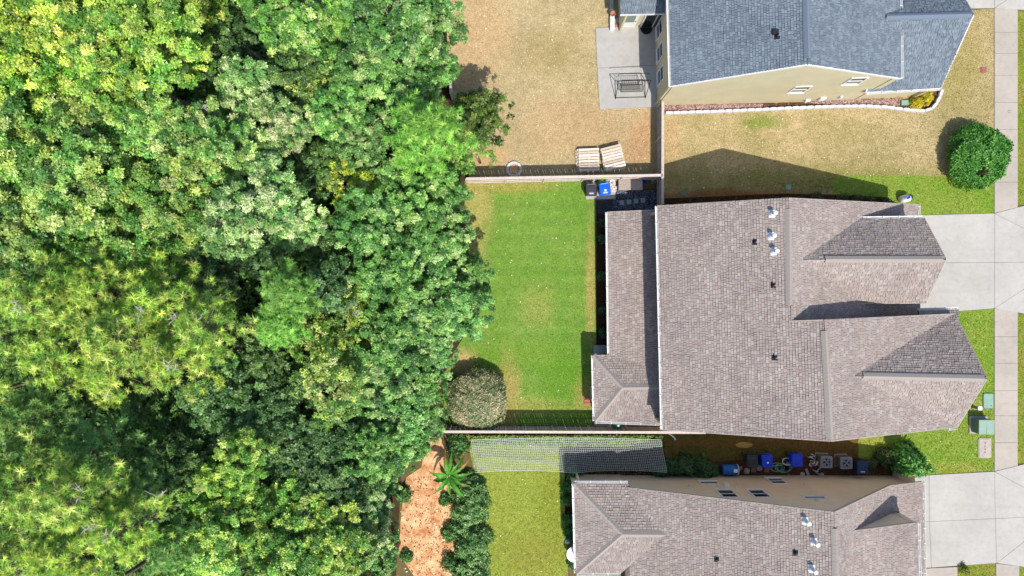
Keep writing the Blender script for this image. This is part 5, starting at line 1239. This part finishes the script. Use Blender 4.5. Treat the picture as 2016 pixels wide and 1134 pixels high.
def rrect(w, h, r):
    out = []
    for cx, cy, a0_ in ((w - r, h - r, 0), (-w + r, h - r, 90), (-w + r, -h + r, 180), (w - r, -h + r, 270)):
        for k in range(5): a = R_(a0_ + 22.5 * k); out.append((cx + r * math.cos(a), cy + r * math.sin(a)))
    return out
t = thing('meter_cover', 'pale stone meter cover slab by the sidewalk below the transformer', 'meter cover', W(1938, 882)); put('frame', MB().prism(rrect(.41, .63, .09), 0, .05).mesh('frame'), M['stone_slab'], t); put('lid', MB().prism(rrect(.35, .57, .07), .05, .065).mesh('lid'), M['stone_slab'], t)
for k in range(4): put('marking', MB().box((0, .33 - k * .2, .067), (.05, .10, .006)).mesh('marking'), M['vent_black'], t)
t = thing('utility_cover', 'rounded pale green utility cover in the grass beside the white post', 'utility cover', W(1944.5, 789)); put('base', MB().prism(rrect(.33, .49, .1), 0, .06).mesh('base'), M['green_dark'], t); put('lid', MB().prism(rrect(.30, .46, .09), .06, .08).mesh('lid'), M['green_lid'], t); put('bolt', MB().lathe([(.03, .08), (.03, .09)], 10, (.16, -.3, 0)).mesh('bolt'), M['black'], t)
t = thing('utility_post', 'short white capped utility post on the grass', 'post', W(1914, 800)); put('post', MB().box((0, 0, .33), (.16, .16, .66)).mesh('post'), M['green_dark'], t); put('cap', MB().box((0, 0, .70), (.24, .24, .12)).mesh('cap'), M['white_plastic'], t)
for px, py, m, w, lb in ((1936, 138, 'paver_red', .30, 'small square brown valve cover in the dry front lawn'), (1346, 380, 'green_dark', .26, 'small dark green valve cover in the shade by the short fence'), (1552, 368.5, 'green_lid', .28, 'small green valve cover in the shade beside the mulch bed')):
    t = thing('valve_cover', lb, 'valve cover', W(px, py)); put('frame', MB().prism(rrect(w/2 + .03, w/2 + .03, .03), 0, .03).mesh('frame'), M[m], t); put('lid', MB().prism(rrect(w/2, w/2, .02), .03, .042).mesh('lid'), M[m], t)
for px, py, lb in ((1986, 220, 'round metal cap set in the sidewalk above the round bush'), (1983.5, 271, 'round metal cap set in the sidewalk beside the round bush')):
    t = thing('survey_cap', lb, 'cap', W(px, py) + Vector((0, 0, .047))); put('rim', MB().lathe([(.09, 0), (.09, .01), (.07, .01), (.07, 0)], 16).mesh('rim'), M['grey_metal'], t); put('lid', MB().lathe([(.07, .0), (.07, .006)], 16).mesh('lid'), M['stone_slab'], t)
# sack and black pot at the corner of the middle house
b = W(1775, 393); t = thing('soil_sack', 'white sack with blue print standing at the corner of the middle house', 'sack', b)
vs = []; fs = []; n = 12
for i, (f, z) in enumerate(((.8, 0), (1, .12), (1.02, .4), (.9, .62), (.55, .72), (.62, .80))):
    for k in range(n): a = 6.283 * k / n; q = f * (1 + .07 * math.sin(3 * a + i)); vs.append((.30 * q * math.cos(a), .24 * q * math.sin(a), z))
for i in range(5):
    for k in range(n): fs.append((i*n+k, i*n+(k+1) % n, (i+1)*n+(k+1) % n, (i+1)*n+k))
fs += [tuple(range(n-1, -1, -1)), tuple(range(5*n, 6*n))]
put('bag', MB().add(vs, fs).mesh('bag', True), M['white_plastic'], t); put('print', MB().box((-.03, .02, .80), (.24, .16, .03), .3).mesh('print'), M['blue_plastic'], t)
t = thing('plant_pot', 'black plant pot next to the white sack', 'pot', W(1782, 390)); put('pot', MB().lathe([(.12, 0), (.17, .5), (.19, .5), (.19, .54), (.15, .54), (.1, .1), (.01, .1)], 16, cap=False).mesh('pot', True), M['vent_black'], t)
# green ceramic grill under the porch eave
b = W(1214, 833.5); t = thing('kamado_grill', 'green egg shaped ceramic grill standing at the edge of the hipped porch roof', 'grill', b + Vector((-.1, .12, .07)))
put('base', MB().lathe([(.10, .42), (.26, .5), (.31, .70), (.32, .78)], 22).mesh('base', True), M['teal'], t); put('dome', MB().lathe([(.32, .79), (.31, .92), (.25, 1.08), (.13, 1.18), (.06, 1.20)], 22).mesh('dome', True), M['teal'], t)
put('vent_cap', MB().lathe([(.07, 1.19), (.08, 1.26), (.05, 1.28)], 14).mesh('vent_cap', True), M['flashing'], t); put('band', MB().lathe([(.325, .765), (.325, .805)], 22, cap=False).mesh('band'), M['black'], t)
put('stand', MB().tube([(-.3, -.3, 0), (-.2, -.2, .45)], .025, 6).tube([(.3, -.3, 0), (.2, -.2, .45)], .025, 6).tube([(.3, .3, 0), (.2, .2, .45)], .025, 6).tube([(-.3, .3, 0), (-.2, .2, .45)], .025, 6).lathe([(.30, .43), (.30, .46), (.26, .46), (.26, .43)], 18).mesh('stand'), M['black'], t)
put('side_shelf', MB().box((-.46, .0, .74), (.26, .36, .03)).mesh('side_shelf'), M['deck_wood'], t)
for k in range(3): tag(MB().box(W(1157, 784 + k * 5.0) + Vector((.02 * k, 0, .04)), (.50, .13, .08), R_(-4 + 2 * k)).build('brick', M['brick']), 'long pinkish brick on the lawn edge beside the hipped porch corner', 'brick', 'bricks beside the porch')
# things against the end wall of the tan house
t = thing('patio_table', 'round white patio table half under the eave of the tan house', 'table', W(1129, 1083)); put('table_top', MB().lathe([(.48, .68), (.5, .70), (.5, .72), (.02, .725)], 26).mesh('table_top'), M['white_plastic'], t); put('leg', MB().lathe([(.25, 0), (.06, .05), (.05, .68)], 14).mesh('leg'), M['white_plastic'], t)
for px, py, r, lb in ((1122, 1050, .3, 'large dark round pot against the end wall of the tan house'), (1127, 1036, .22, 'smaller dark pot above the large one at the tan house end wall')):
    t = thing('plant_pot', lb, 'pot', W(px, py)); put('pot', MB().lathe([(r * .7, 0), (r, .4), (r * 1.06, .4), (r * 1.06, .44), (r * .9, .44), (r * .7, .1), (.01, .1)], 18, cap=False).mesh('pot', True), M['vent_black'], t); put('plant', bush_mesh('plant', int(px + py), r * .9, .5, 60, .16, L3((36, 70, 44), (50, 90, 56)), .5), None, t).location = (0, 0, .38)
rock('stone', 'white rounded stone in the grass above the white table', 1117, 1066, .18, 'block_white', 9)

# ------------------------------------------------------------------ grass blades on the lawns
def inside_mask(q, poly):
    x, y = q[:, 0], q[:, 1]; m = np.zeros(len(q), bool); j = len(poly) - 1
    for i in range(len(poly)):
        xi, yi = poly[i].x, poly[i].y; xj, yj = poly[j].x, poly[j].y
        c = ((yi > y) != (yj > y)) & (x < (xj - xi) * (y - yi) / (yj - yi + 1e-12) + xi); m ^= c; j = i
    return m
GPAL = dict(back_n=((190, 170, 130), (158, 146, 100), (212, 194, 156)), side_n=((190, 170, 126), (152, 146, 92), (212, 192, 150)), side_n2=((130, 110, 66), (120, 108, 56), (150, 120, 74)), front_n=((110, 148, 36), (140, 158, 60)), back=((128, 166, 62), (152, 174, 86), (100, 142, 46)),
            front=((114, 150, 36), (150, 160, 64), (92, 130, 26)), alley=((100, 100, 50), (120, 106, 60), (84, 88, 40)), back_s=((158, 162, 72), (136, 150, 58), (178, 178, 96)))
grg = np.random.default_rng(77)
for key, (pts, z) in LAWNS.items():
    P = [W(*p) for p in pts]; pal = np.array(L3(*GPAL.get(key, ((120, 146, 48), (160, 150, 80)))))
    P = [Vector((max(-33, min(34, p.x)), max(-19, min(19, p.y)), 0)) for p in P]
    x0, x1, y0, y1 = min(p.x for p in P), max(p.x for p in P), min(p.y for p in P), max(p.y for p in P)
    n = int((x1 - x0) * (y1 - y0) * 260)
    q = grg.uniform([x0, y0], [x1, y1], (n, 2)); q = q[inside_mask(q, P)]; n = len(q)
    if n < 10: continue
    a = grg.uniform(0, 6.28, n); w = .018; hgt = grg.uniform(.03, .075, n); d = np.column_stack([np.cos(a), np.sin(a)]) * w; ln = grg.normal(0, .03, (n, 2))
    V = np.stack([np.column_stack([q - d, np.full(n, z)]), np.column_stack([q + d, np.full(n, z)]), np.column_stack([q + ln, z + hgt])], 1).reshape(-1, 3)
    K = np.repeat(np.clip(pal[grg.integers(len(pal), size=n)] * grg.normal(1, .22, (n, 1)), .01, 1), 3, 0)
    me = np_mesh('grass', V, 3, K); me.materials.append(M['grass_blade']); o = put('grass', me, None); o["kind"] = "stuff"; o["label"] = 'short mown grass blades of the lawn'; o["category"] = 'grass'
